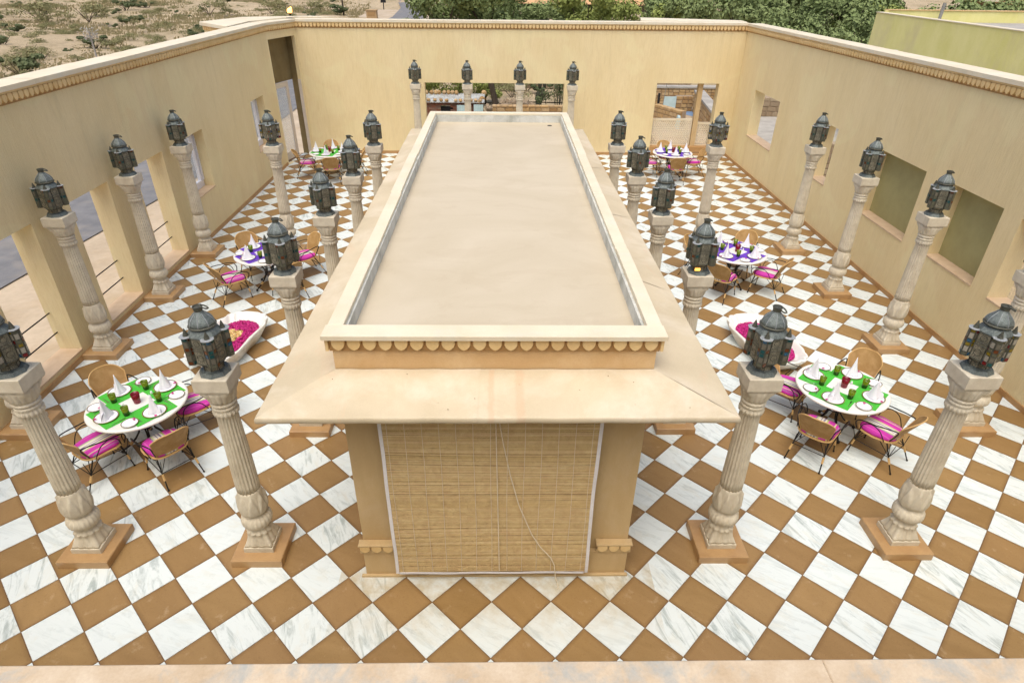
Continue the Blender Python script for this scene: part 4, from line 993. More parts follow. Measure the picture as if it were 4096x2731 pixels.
for ti, (tx, ty, colr, place, rot, chs) in enumerate(TB):
    tn = place+' table'; un = 'the '+place+' table'
    lab = 'round white marble table at the '+place+' with '+colr+' placemats'
    if ti == 0: tb_ = tab0; tb_.location = (tx, ty, 0); tb_.rotation_euler = (0, 0, .3); tb_['label'] = lab; tb_['group'] = 'round marble dining tables'
    else: dup(tab0, (tx, ty, 0), .3+ti, lab, 'round marble dining tables')
    for ci, (a, r) in enumerate(chs):
        a = radians(a); p = (tx+r*cos(a), ty+r*sin(a), 0); rz = a+pi/2+rnd.uniform(-.1, .1)
        lab = 'cane armchair with magenta cushion at the '+nm(a)+' side of '+un
        if ti == 0 and ci == 0: ch0.location = p; ch0.rotation_euler = (0, 0, rz); ch0['label'] = lab; ch0['group'] = 'cane armchairs round the tables'
        else: dup(ch0, p, rz, lab, 'cane armchairs round the tables')
    for k in range(4):
        th = rot+pi/4+pi/2*k; w = nm(th)
        if ti in (4, 5): w = nm(th)
        def at(r, a, z): return (tx+r*cos(a), ty+r*sin(a), z)
        m_ = put('placemat', mats[colr], None, at(.352, th-.06, TZ+.0006+.0024*(k % 2)), th+pi/2-.05); tag(m_, colr+' cloth placemat at the '+w+' place of '+un, 'placemat', 'placemats on the tables')
        zb = TZ+.006
        pr = .412
        o = tag(put('dinner_plate', plate_me, None, at(pr, th+.0, zb), rnd.uniform(0, 6)), 'white gold-rimmed dinner plate at the '+w+' place of '+un, 'plate', 'dinner plates on the tables')
        o = tag(put('napkin', napkin_me, None, at(pr, th, zb+.006), th+rnd.uniform(-.6, .6), (1.04, 1.04, 1.16+rnd.uniform(-.05, .08))), 'white cone-folded napkin standing on the '+w+' plate of '+un, 'napkin', 'cone-folded napkins')
        ts = th+radians(50); o = tag(put('side_plate', side_me, None, at(.492, ts, zb-.0005), rnd.uniform(0, 6)), 'small gilt-rimmed side plate left of the '+w+' napkin on '+un, 'plate', 'side plates on the tables')
        if ti < 4:
            b_ = tag(put('rose_petal', rosep_me, None, at(.44, ts+.09, zb+.018), rnd.uniform(0, 6)), 'rose petal on the side plate left of the '+w+' napkin, '+place+' table', 'petal', 'single rose petals on the plates')
            b_ = tag(put('rose_petal', rosep_me, None, at(.525, th-.10, zb+.019), rnd.uniform(0, 6)), 'rose petal on the rim of the '+w+' dinner plate, '+place+' table', 'petal', 'single rose petals on the plates')
        tg = th+radians(36); o = tag(put('glass_tumbler', green_me, None, at(.295, tg, zb-.001)), 'olive green tumbler by the '+w+' napkin on '+un, 'glass', 'green tumblers on the tables')
        if ti < 4:
            for dr_, me_, nme in ((.215, knife_me, 'knife'), (-.215, fork_me, 'fork')):
                pc = Vector(at(.37, th, zb-.0005)); tv = Vector((-sin(th), cos(th), 0)); pc += tv*(-dr_)
                tag(put(nme, me_, None, tuple(pc), th+pi/2), 'steel '+nme+' beside the '+w+' plate of '+un, 'cutlery', 'steel cutlery on the tables')
            if k % 2 == 0:
                for q in (0, 1):
                    tag(put('china_shaker', shaker_me, None, at(.165+.05*q, th-.45+.5*q, zb-.001)), ('inner' if q == 0 else 'outer')+' small white shaker near the '+w+' tumbler of '+un, 'shaker', 'small white shakers')
    tag(put('glass_tumbler', red_me, None, (tx+.012, ty-.01, TZ+.0008)), 'ruby red candle glass in the middle of '+un, 'glass', 'ruby glasses in the table centres')

# ------------------------------------------------------------------ petal basins
def basin(name, cx, cy, rot, label, place):
    root = thing('marble_basin', label, 'basin', (cx, cy, 0), rot)
    n = 96
    def outline(t_, k=1, d=0):
        c_, s_ = cos(t_), sin(t_); e = .42
        x = .46*math.copysign(abs(c_)**e, c_); y = .84*math.copysign(abs(s_)**e, s_)
        if abs(y) > .5: f = (abs(y)-.5)/.34; x *= 1-.22*f
        sc = .055*abs(sin(t_*7))**.6*(1 if abs(s_) > .5 else .3)-.02
        l = math.hypot(x, y); q = (l*k-d+sc)/l
        return x*q, y*q
    b = MB(); b.smooth = True; L = []
    for z, k, d in ((.0, .72, 0), (.04, .76, 0), (.16, .90, 0), (.25, .985, 0), (.285, 1, 0), (.298, 1, .012), (.298, 1, .040), (.285, 1, .055), (.22, .9, .05), (.17, .84, .05), (.15, .5, .05)):
        L.append([b.vert((*outline(2*pi*q/n, k, d), z)) for q in range(n)])
    for A, B in zip(L, L[1:]):
        for q in range(n): b.face((A[q], A[(q+1) % n], B[(q+1) % n], B[q]))
    b.face(L[-1]); b.face(L[0][::-1]); put('bowl', b.mesh('bowl', 'white_marble'), root)
    r_ = random.Random(int(cx*10)); pm, ym = MB(), MB()
    R = Matrix.Rotation(rot, 3, 'Z')
    for q in range(5200):
        x, y = r_.uniform(-.36, .36), r_.uniform(-.66, .66)
        if (abs(x)/.36)**2.6+(abs(y)/.66)**2.6 > 1: continue
        hy = (y+.10)/.30; hx = x/.17
        heart = hx*hx+(hy-.6*math.sqrt(abs(hx)+1e-6))**2 < 1
        z = .20+.035*(1-(x/.4)**2-(y/.7)**2)+r_.uniform(-.008, .018)
        t_ = ym if heart else pm; s_ = r_.uniform(.011, .019)*(1 if not heart else .8)
        n_ = Vector((r_.uniform(-.7, .7), r_.uniform(-.7, .7), 1)).normalized(); a = n_.orthogonal().normalized(); a.rotate(Matrix.Rotation(r_.uniform(0, 6), 3, n_)); c_ = n_.cross(a)
        p = Vector((x, y, z)); ids = [t_.vert(R@(p+a*s_*cos(w_)*1.2+c_*s_*sin(w_)+n_*(.004*cos(2*w_)))+Vector((cx, cy, 0))) for w_ in [2*pi*e/5 for e in range(5)]]
        t_.face(ids)
    # a bed of petals below the loose ones
    bed = [(R@Vector((.37*math.copysign(abs(cos(t_))**.75, cos(t_)), .67*math.copysign(abs(sin(t_))**.75, sin(t_)), 0))) for t_ in [2*pi*e/40 for e in range(40)]]
    ctr = pm.vert((cx, cy, .225)); rr = [pm.vert((cx+p.x, cy+p.y, .195)) for p in bed]
    for e in range(40): pm.face((ctr, rr[e], rr[(e+1) % 40]))
    tag(put('rose_petals', pm.mesh('rose_petals', 'petal')), 'loose magenta rose petals filling the '+place+' marble basin', 'petals', kind='stuff')
    tag(put('marigold_petals', ym.mesh('marigold_petals', 'marigold')), 'heart of yellow and cream petals laid in the '+place+' basin', 'petals', kind='stuff')
basin('marble_basin', -4.66, 5.12, radians(-9), 'scalloped white marble basin of petals behind the front left table', 'left')
basin('marble_basin', 4.78, 5.10, radians(9), 'scalloped white marble basin of petals behind the front right table', 'right')

# ------------------------------------------------------------------ jali screens and yard behind the right opening
def jali(name, x0, x1, y, z0, z1, label, rotz=0, org=None):
    root = thing('jali_screen', label, 'screen'); b = MB(); w = x1-x0; hh = z1-z0
    r_ = .040; dx = r_*1.78; dz = r_*1.54; row = 0; z = z0+.09
    b.box(x0, x1, y, y+.05, z0, z0+.05); b.box(x0, x1, y, y+.05, z1-.07, z1); b.box(x0, x0+.04, y, y+.05, z0+.05, z1-.07); b.box(x1-.04, x1, y, y+.05, z0+.05, z1-.07)
    put('frame', b.mesh('jali_frame', 'coping'), root)
    b = MB()
    while z < z1-.09:
        x = x0+.06+(row % 2)*dx/2
        while x < x1-.05:
            o = [b.vert((x+r_*1.02*cos(pi/6+pi/3*k), y, z+r_*1.02*sin(pi/6+pi/3*k))) for k in range(6)]; i_ = [b.vert((x+r_*.62*cos(pi/6+pi/3*k), y, z+r_*.62*sin(pi/6+pi/3*k))) for k in range(6)]
            i2 = [b.vert((x+r_*.62*cos(pi/6+pi/3*k), y+.045, z+r_*.62*sin(pi/6+pi/3*k))) for k in range(6)]
            for k in range(6): b.face((o[k], o[(k+1) % 6], i_[(k+1) % 6], i_[k])); b.face((i_[k], i_[(k+1) % 6], i2[(k+1) % 6], i2[k]))
            x += dx
        z += dz; row += 1
    tag(put('lattice', b.mesh('jali_lattice', 'coping'), root), None, None, kind='stuff')
jali('jali_screen', 5.48, 6.90, YB+.20, .305, 1.24, 'pierced white stone lattice screen behind the far right table')
jali('jali_screen', 7.10, 7.57, YB+.201, .305, 1.12, 'narrow pierced stone lattice right of the brown post')

def stone_wall(label, P0, P1, z0, z1, th, sw, sh, mat='stones', individual=True, cap=None, cat='wall', name='stone_wall'):
    root = thing(name, label, cat); P0, P1 = Vector(P0), Vector(P1); L = (P1-P0).length; d = (P1-P0)/L; ang = math.atan2(d.y, d.x); n = Vector((-d.y, d.x))
    b = MB(); b.box(0, L, .04, th-.01, 0, z1-z0-.02); put('mortar', b.mesh('mortar', 'rubble' if mat != 'redbrick' else 'rubble'), root, (P0.x, P0.y, z0), ang)
    bb = MB(); bb.box(-.5, .5, -.5, .5, -.5, .5)
    sb = MB()
    for sx in (-.5, .5): pass
    blk = MB(); ids = {}
    # chamfered unit block
    blk.v = []; r1 = [blk.vert(p) for p in ((-.5, .5, -.5), (.5, .5, -.5), (.5, .5, .5), (-.5, .5, .5))]; r2 = [blk.vert(p) for p in ((-.5, -.38, -.5), (.5, -.38, -.5), (.5, -.38, .5), (-.5, -.38, .5))]; r3 = [blk.vert(p) for p in ((-.42, -.5, -.4), (.44, -.5, -.42), (.42, -.5, .42), (-.44, -.5, .4))]
    for A, B in ((r1, r2), (r2, r3)):
        for k in range(4): blk.face((A[k], A[(k+1) % 4], B[(k+1) % 4], B[k]))
    blk.face(r3); blk.face(r1[::-1]); me = blk.mesh('stone', mat, True)
    rr_ = random.Random(int(P0.x*7+P0.y)); J = MB(); z = z0; row = 0
    while z < z1-.03:
        h2 = min(sh*rr_.uniform(.8, 1.2), z1-z); u = 0
        while u < L-.02:
            w = min(sw*rr_.uniform(.6, 1.4), L-u); p = P0+d*(u+w/2)+n*(th*.5-.01*rr_.random()); sc = (w-.02, th, h2-.02)
            if individual: put('stone', me, root, (p.x, p.y, z+h2/2), ang, sc)
            else:
                i0 = len(J.v)
                for v_ in blk.v:
                    q = Vector((v_[0]*sc[0], v_[1]*sc[1], v_[2]*sc[2])); q.rotate(Matrix.Rotation(ang, 3, 'Z')); J.vert((q.x+p.x, q.y+p.y, q.z+z+h2/2))
                for f in blk.f: J.face([i0+k for k in f])
            u += w
        z += h2; row += 1
    if not individual: tag(put('stones', J.mesh('stones', mat, True), root), None, None, kind='stuff')
    if cap: put('cap_slab', (lambda b_: (b_.box(-.05, L+.05, -.04, th+.04, 0, cap), b_.mesh('cap_slab', 'concrete'))[1])(MB()), root, (P0.x, P0.y, z1), ang)
    return root
stone_wall('coursed yellow stone wall at the back of the blue tank yard', (9.68, 31.5), (10.62, 31.5), -1.0, -.20, .4, .30, .19)
stone_wall('yellow stone side wall running back on the right of the blue yard', (10.66, 31.6), (9.95, 26.0), -1.0, .0, .45, .42, .24, cap=.10)
stone_wall('long low stone wall crossing behind the blue yard', (6.5, 36), (15.5, 36), -1.6, -.52, .5, .34, .17, individual=False, cap=.10)
stone_wall('short stone stub wall left of the blue yard', (8.02, 29.5), (9.0, 27.6), -1.6, -.25, .3, .3, .2)
yd = structure('yard_floor', (lambda b_: (b_.box(7.2, 11.5, 24.0, 32.3, -1.9, -1.0), b_.mesh('yard_floor', 'sand'))[1])(MB()))
bp = structure('tank_floor', (lambda b_: (b_.prism([(10.1, 30.6), (10.75, 29.6), (10.63, 31.45), (9.72, 31.45)], -.999, -.985), b_.mesh('tank_floor', 'bluepool'))[1])(MB()))
structure('paved_yard', (lambda b_: (b_.box(8.7, 24, 14, 35, -1.99, -1.93), b_.mesh('paved_yard', 'concrete'))[1])(MB()))
stone_wall('grey rubble wall seen through the narrow right window', (12.3, 21.3), (15.6, 21.8), -1.95, -.3, .4, .4, .22, 'rubble')
stone_wall('dark rubble wall beyond the paved yard', (13.5, 35.2), (24, 34.5), -1.95, -.85, .5, .5, .3, 'rubble', individual=False)
tag(bx('metal_sheet', None, 'bluetin', 8.98, 9.66, 31.4, 31.46, -1.0, -.22), 'pale blue-grey metal sheet standing beside the coursed stone wall', 'sheet')
tg = tag(bx('black_post', None, 'dark', 8.22, 8.32, 29.6, 29.7, -1.0, .24), 'short black post at the end of the stub wall', 'post')
tg = put('utility_wire', (lambda b_: (b_.tube([(8.55, 30, -1.0), (8.6, 30, -.5), (8.70, 30, .9)], .016, 5), b_.mesh('utility_wire', 'greypipe'))[1])(MB())); tag(tg, 'thin leaning grey pole rising behind the black post', 'pole')
tag(put('pale_cover', (lambda b_: (b_.prism([(0, 0), (.18, 0), (.2, .4), (.02, .4)], 0, .35, .03, .7), b_.mesh('pale_cover', 'bluetin'))[1])(MB()), None, (8.72, 27.2, -1.0), 0, (1, 1, 1.7)), 'pale blue cover standing by the stub wall', 'cover')

# ------------------------------------------------------------------ yard seen through the middle opening: shed, rubble, walls, trees
sh = thing('shed', 'brick shed with a corrugated tin roof weighed down by stones', 'shed')
SY = 27.0
stw = MB(); rr_ = random.Random(4); z = HG
while z < .14:
    u = -4.6+(.12 if int((z-HG)/.085) % 2 else 0)
    while u < -.95:
        if not (-2.78 < u+.11 < -2.22 and z < -.02): stw.box(u, u+.215, SY+rr_.uniform(-.012, .012), SY+.2, z, z+.072)
        u += .228
    z += .085
tag(put('bricks', stw.mesh('shed_bricks', 'redbrick'), sh), None, None, kind='stuff')
bx('mortar', sh, 'rubble', -4.6, -2.80, SY+.02, SY+.19, HG, .05); bx('mortar', sh, 'rubble', -2.20, -.95, SY+.02, SY+.19, HG, .05)
bx('doorway', sh, 'dark', -2.79, -2.21, SY+.1, SY+.12, HG, -.02)
bx('side_wall', sh, 'rubble', -1.15, -.98, SY+.21, SY+2.2, HG, .03); bx('side_wall', sh, 'rubble', -4.6, -4.4, SY+.21, SY+2.2, HG, .03)
b = MB(); n_ = 110; L = []
for k in range(n_+1):
    x = -4.8+4.1*k/n_; zz = .02*(1 if k % 2 else -1)
    L.append((b.vert((x, SY-.15, .20+zz)), b.vert((x, SY+1.5, .33+zz))))
for p_, q_ in zip(L, L[1:]): b.face((p_[0], q_[0], q_[1], p_[1]))
put('tin_roof', b.mesh('tin_roof', 'rusttin'), sh)
def corr(name, parent, x0, x1, y, z0, z1, mat):
    b = MB(); n_ = int((x1-x0)/.035); L = []
    for k in range(n_+1): L.append((b.vert((x0+(x1-x0)*k/n_, y+(.012 if k % 2 else -.012), z0)), b.vert((x0+(x1-x0)*k/n_, y+(.012 if k % 2 else -.012)+.02, z1))))
    for p_, q_ in zip(L, L[1:]): b.face((p_[0], q_[0], q_[1], p_[1]))
    return put(name, b.mesh(name, mat), parent)
corr('tin_sheet', sh, -2.0, -1.32, SY-.2, -.62, .10, 'bluetin'); corr('tin_sheet', sh, -1.2, -.75, SY-.25, -.5, .14, 'bluetin')
sr = random.Random(9)
ORD = ['leftmost', 'second from left', 'third from left', 'fourth from left', 'fifth from left', 'sixth from left', 'seventh from left', 'sixth from right', 'fifth from right', 'fourth from right', 'third from right', 'second from right', 'rightmost']
def boulder(sc, seed):
    b = MB(); b.ball((0, 0, 0), .5, 7, 5); r_ = random.Random(seed)
    b.v = [tuple(c_*(1+r_.uniform(-.22, .22)) for c_ in v_) for v_ in b.v]; return b.mesh('boulder', 'stones')
BO = [boulder(1, k) for k in range(5)]
for k in range(13):
    x = -4.6+k*.21+sr.uniform(-.03, .03); tag(put('loose_stone', BO[k % 5], None, (x, SY+1.35, .40), sr.uniform(0, 3), (.2, .2, .22)), ORD[k]+' of the yellow stones along the far edge of the shed roof', 'stone', 'stones along the back of the shed roof')
for k, x in enumerate((-3.75, -3.35, -3.05, -2.75, -2.48, -2.05, -1.83, -1.6, -1.33, -1.12, -.9)):
    tag(put('loose_stone', BO[(k*2) % 5], None, (x, SY-.02+.05*sin(k), .29), sr.uniform(0, 3), (.2, .18, .15)), ORD[k if k < 6 else k+2]+' of the yellow stones along the front edge of the shed roof', 'stone', 'stones along the front of the shed roof')
for k, (x, y, z, s_) in enumerate(((-.82, 27.6, .25, .3), (-.75, 28.6, .36, .32), (-.95, 27.0, .2, .22))):
    tag(put('loose_stone', BO[k], None, (x, y, z), k, (s_, s_*.8, s_*.8)), ('small front', 'largest rear', 'middle')[k]+' stone on the right corner of the shed roof' if False else ('middle', 'rearmost', 'foremost')[k]+' big stone on the right end of the shed roof', 'stone', 'stones on the right end of the shed roof')
tag(put('hanging_cloth', (lambda b_: (b_.prism([(-.09, 0), (-.02, .02), (.08, 0), (.05, -.03), (-.05, -.03)], -.42, 0, 0, .5), b_.mesh('hanging_cloth', 'linen'))[1])(MB()), None, (-3.55, SY-.08, 0.0)), 'white cloth hanging on the red brick shed wall', 'cloth')
stone_wall('low tan stone wall crossing the yard behind the pavilion', (-.35, 29.6), (5.2, 29.6), -2.0, -.42, .35, .34, .2, individual=False)
# rubble heap
b = MB(); r_ = random.Random(12)
for k in range(420):
    a, q = r_.uniform(0, 2*pi), abs(r_.gauss(0, .5)); x, y = 1.0+q*1.9*cos(a), 35.5+q*2.2*sin(a); z = HG+.6*math.exp(-q*q*1.6)+r_.uniform(-.05, .1)
    s_ = r_.uniform(.06, .22); i0 = len(b.v); b.box(-s_, s_, -s_*.7, s_*.7, -s_*.5, s_*.5); Mx = Matrix.Rotation(r_.uniform(0, 3), 3, Vector((r_.random(), r_.random(), r_.random())))
    for e in range(i0, len(b.v)): v_ = Mx@Vector(b.v[e]); b.v[e] = (v_.x+x, v_.y+y, v_.z+z)
tag(put('rubble_heap', b.mesh('rubble_heap', 'rubble')), 'heap of broken stone rubble in the yard behind the pavilion', 'rubble', kind='stuff')
ribbon('yard_path', 'ground', [(-3, 41), (2, 41.5), (7, 41), (12, 41.2)], 5.0, HG+.08, .3)
tag(put('white_sack', BO[2], None, (1.15, 35.6, HG+.78), 1, (.3, .25, .25)), 'small white sack lying on top of the rubble heap', 'sack').data = (lambda m: m)(BO[2].copy())
bpy.data.objects['white_sack'].data.materials.clear(); bpy.data.objects['white_sack'].data.materials.append(MAT['linen'])

# ------------------------------------------------------------------ vegetation
def leaf_cloud(seed, n, lobes, size, squash=.8):
    r_ = random.Random(seed); b = MB()
    for k in range(n):
        lx, ly, lz, lr = r_.choice(lobes)
        v_ = Vector((r_.gauss(0, 1), r_.gauss(0, 1), r_.gauss(0, 1))).normalized()*lr*(r_.random()**.45)
        p = Vector((lx+v_.x, ly+v_.y, lz+v_.z*squash)); s_ = size*r_.uniform(.5, 1.4)
        n_ = (v_.normalized()+Vector((r_.uniform(-.9, .9), r_.uniform(-.9, .9), r_.uniform(-.2, 1)))).normalized(); a = n_.orthogonal().normalized(); a.rotate(Matrix.Rotation(r_.uniform(0, 6), 3, n_)); c_ = n_.cross(a)
        b.face([b.vert(p+a*s_), b.vert(p+c_*s_*.55+n_*s_*.15), b.vert(p-a*s_), b.vert(p-c_*s_*.55+n_*s_*.15)])
    return b
def lobes_for(seed, n, spread, zc, zr, rmin, rmax):
    r_ = random.Random(seed); return [(r_.uniform(-spread, spread), r_.uniform(-spread, spread), zc+r_.uniform(-zr, zr), r_.uniform(rmin, rmax)) for _ in range(n)]
CR = {}
for key, m_ in (('dark', 'leaf_dark'), ('mid', 'leaf_mid')):
    CR[key] = [leaf_cloud(s_, 5200, lobes_for(s_, 14, 2.2, 3.4, 1.6, .7, 1.4), .15).mesh('crown_'+key, m_) for s_ in (21, 22, 23)]
def trunk_mesh(seed, h=3.4, r0=.16, n=5, sp=1.6, mat='trunk'):
    r_ = random.Random(seed); b = MB(); b.smooth = True; b.tube(smooth_path([(0, 0, -.1), (.08, .03, h*.3), (-.04, .05, h*.6), (.05, 0, h)], 3), [r0*(1-.06*k) for k in range(10)], 7)
    for k in range(n):
        a = 2*pi*k/n+r_.random(); q = Vector((sp*cos(a), sp*sin(a), h+.4+r_.random()*.7)); b.tube(smooth_path([(0, 0, h*.45), (q.x*.4, q.y*.4, h*.75), q], 3), [r0*.5*(1-.1*e) for e in range(7)], 5)
    return b.mesh('trunk', mat)
TR = [trunk_mesh(s_) for s_ in (1, 2)]
def tree(x, y, key, k, s_, label, group, cat='tree', sz=None):
    t_ = thing('broadleaf_tree', label, cat, (x, y, HG-.3), rnd.uniform(0, 6), group); t_.scale = (s_, s_, sz or s_)
    put('trunk', TR[k % 2], t_); put('crown', CR[key][k % 3], t_); return t_
posn = lambda i, n: 'number '+str(i+1)
# the belt of trees behind the far wall, left to right; each told by what stands beside it
belt = [(-5.2, 60, 'dark', 1.25, 'leftmost dark tree of the belt beside the road'), (-1.2, 61, 'dark', 1.2, 'second dark tree from the road in the tree belt'),
 (2.6, 66, 'dark', .92, 'low dark tree in front of the orange field, left part'), (5.4, 64, 'dark', .86, 'low dark tree in front of the orange field, right part'),
 (8.3, 62, 'mid', 1.15, 'bright yellow-green tree left of the lone thin-trunked tree'), (15.0, 62, 'mid', 1.15, 'bright yellow-green tree right of the lone thin-trunked tree'),
 (18.6, 60, 'dark', 1.05, 'dark tree above the middle of the far wall right half'), (22.2, 58, 'dark', 1.2, 'dark tree left of the far right wall corner'),
 (25.6, 56, 'dark', 1.2, 'dark tree above the far right wall corner'), (28.2, 53, 'dark', 1.2, 'dark tree just right of the far right wall corner'),
 (31.2, 55, 'mid', 1.0, 'bright green tree left of the yellow building, first'), (27.6, 46, 'dark', .95, 'dark low tree above the right wall coping'),
 (24.6, 41, 'dark', .85, 'dark low tree nearest the right wall coping'), (35.0, 54, 'mid', .95, 'bright green tree touching the yellow building roof line'),
 (25.4, 36, 'dark', .72, 'small dark tree against the corner of the yellow building'), (33.6, 47, 'dark', 1.0, 'dark tree rising behind the yellow roof, left'),
 (36.5, 49, 'dark', 1.15, 'dark tree rising behind the yellow roof, right'), (1.0, 74, 'dark', .9, 'distant dark tree at the foot of the orange field'), (12.6, 80, 'dark', .72, 'distant low dark tree behind the lone tree'), (29.5, 41.5, 'dark', .85, 'dark tree hidden half behind the yellow building corner'),
 (.8, 63, 'dark', 1.0, 'dark tree between the second dark tree and the low pair'), (6.9, 66, 'dark', .9, 'dark tree just left of the bright tree'), (16.9, 66, 'dark', .95, 'dark tree right behind the right bright tree'), (20.4, 64, 'dark', 1.1, 'dark tree over the right part of the far wall'), (-3.3, 64, 'dark', 1.25, 'dark tree behind the two nearest the road'), (23.8, 52, 'dark', .95, 'dark tree before the corner trees'), (30.2, 48, 'dark', 1.0, 'dark tree behind the low trees at the right wall'), (22.6, 47, 'dark', .8, 'low dark tree over the start of the right wall'), (33, 60, 'dark', 1.3, 'large dark tree between the bright ones'), (27.2, 40, 'dark', .78, 'low dark tree left of the yellow building corner'), (31, 68, 'dark', 1.4, 'tall dark tree behind the first bright tree by the yellow building'), (25.5, 66, 'dark', 1.4, 'tall dark tree behind the corner trees'), (29, 74, 'dark', 1.5, 'rearmost dark tree above the corner'), (36.5, 66, 'dark', 1.4, 'rearmost dark tree above the yellow building corner'), (19, 72, 'dark', 1.2, 'rearmost dark tree over the far wall right half'), (3.8, 61, 'dark', .75, 'low dark tree filling between the low pair'), (9.9, 58, 'dark', .62, 'low dark bush-like tree before the left bright tree'), (12.2, 57, 'dark', .52, 'lowest dark tree in front of the lone tree')]
for k, (x, y, key, s_, lab) in enumerate(belt): tree(x, y, key, k, s_, lab, 'trees beyond the far wall')
small_cr = leaf_cloud(31, 1400, lobes_for(31, 6, 1.0, 3.1, .35, .5, .8), .11, .5).mesh('crown_umbrella', 'leaf_dark')
t_ = thing('umbrella_tree', 'lone thin-trunked tree standing between two bright trees', 'tree', (13.4, 75, HG+.2)); put('trunk', trunk_mesh(5, 2.6, .09, 5, .9), t_); put('crown', small_cr, t_)
# yard trees behind the middle opening
yt = thing('leaning_tree', 'dark leaning tree trunk right of the tin-roofed shed', 'tree', (-.30, 33.0, HG))
b = MB(); b.smooth = True; b.tube(smooth_path([(.15, 0, -.1), (.05, 0, 1.2), (-.2, 0, 2.3), (-.25, 0, 3.3), (-.1, 0, 4.2)], 4), [.20-.006*k for k in range(17)], 9); b.tube(smooth_path([(-.2, 0, 2.4), (-.9, .1, 3.2), (-1.7, .2, 3.8)], 3), .10, 6); b.tube(smooth_path([(-.25, 0, 3.2), (.6, .1, 3.6), (1.5, .2, 3.7)], 3), .08, 6); put('trunk', b.mesh('trunk', 'trunk'), yt)
put('crown', leaf_cloud(41, 5200, [(-2.8, .5, 3.2, 1.0), (-1.9, .4, 3.0, .9), (-3.8, .5, 3.1, .9), (-1, 0, 3.7, 1.1), (-2.5, 0, 3.9, 1.2), (-.9, .3, 2.9, .5), (1.3, 0, 4.0, .8), (-4.6, .2, 3.6, 1)], .11).mesh('crown', 'leaf_dark'), yt)
for k, (x, y, s_, lab) in enumerate(((-4.6, 36.5, .42, 'leafy bush at the left behind the shed roof'), (-2.6, 37.5, .45, 'leafy bush behind the middle of the shed roof'), (-.9, 38.5, .42, 'leafy bush behind the leaning trunk'))): tree(x, y, 'mid', k, s_, lab, 'bushes behind the shed')
stone_wall('long dry-stone boundary wall far behind the rubble heap', (-1, 44.5), (14, 44.2), -2, -.6, .5, .5, .3, 'rubble', individual=False)
cb_ = thing('cactus', 'dark branching cactus in the yard right of the rubble heap', 'cactus', (2.35, 35.0, HG+.0))
b = MB(); b.smooth = True
for x, y, z, r_, q in ((0, 0, .45, .3, 1.7), (-.05, 0, 1.1, .22, 1.5), (.22, 0, 1.25, .2, 1.6), (.05, .05, 1.75, .17, 1.4), (-.12, 0, .3, .25, 1.2), (.34, .02, 1.75, .12, 1.8)): b.ball((x, y, z), r_, 9, 7, (.75, .6, q))
put('pad', b.mesh('cactus_pads', 'cactus'), cb_)
bm = thing('bamboo_clump', 'clump of thin green bamboo stems at the right of the middle opening', 'bamboo', (3.05, 30.6, HG))
b = MB(); r_ = random.Random(3)
for k in range(11):
    a = r_.uniform(0, 6); x = r_.uniform(-.45, .35); b.tube(smooth_path([(x, r_.uniform(-.2, .2), 0), (x*1.3, .1, 1.5), (x*1.9+.1*cos(a), .1, 2.9)], 3), .018, 5)
put('stem', b.mesh('bamboo_stems', 'cactus'), bm)
put('foliage', leaf_cloud(51, 900, [(.2, 0, 2.3, .55), (-.5, 0, 2.0, .45), (.6, 0, 2.6, .5), (-.1, 0, 2.8, .6), (-.9, .1, 1.7, .25)], .06).mesh('foliage', 'leaf_scrubgreen'), bm)
# desert scrub on the left
YARD = [(.9, 40.5, 3, .9, 'left dry bush behind the rubble heap'), (3.0, 42.0, 2, .8, 'dark bush behind the cactus'), (4.6, 40.2, 1, .9, 'low dry bush right of the cactus'), (1.9, 43.0, 3, 1.0, 'broad dry bush at the top of the middle opening'), (-.4, 42.5, 0, 1.0, 'olive bush right behind the leaning trunk'), (5.8, 42.5, 2, .9, 'dark bush behind the bamboo clump')]
def shrub(seed, mat, n, spread, h, size):
    L_ = lobes_for(seed, 6, spread, h*.55, h*.2, spread*.35, spread*.65); b = leaf_cloud(seed, n, L_, size, .55); return b.mesh('shrub', mat)
SH = [shrub(60, 'leaf_scrub', 800, .9, 1.3, .065), shrub(61, 'leaf_scrub', 700, 1.2, 1.0, .065), shrub(62, 'leaf_scrubgreen', 1300, .7, 1.4, .08), shrub(63, 'leaf_scrub', 950, 1.3, 1.5, .07)]
STM = []
for s_ in (1, 2):
    r_ = random.Random(s_); b = MB()
    for k in range(7):
        a = 2*pi*k/7+r_.random(); b.tube([(0, 0, -.05), (.25*cos(a), .25*sin(a), .35), (.8*cos(a), .8*sin(a), .85+r_.random()*.3)], [.035, .022, .01], 4)
    STM.append(b.mesh('stems', 'trunk'))
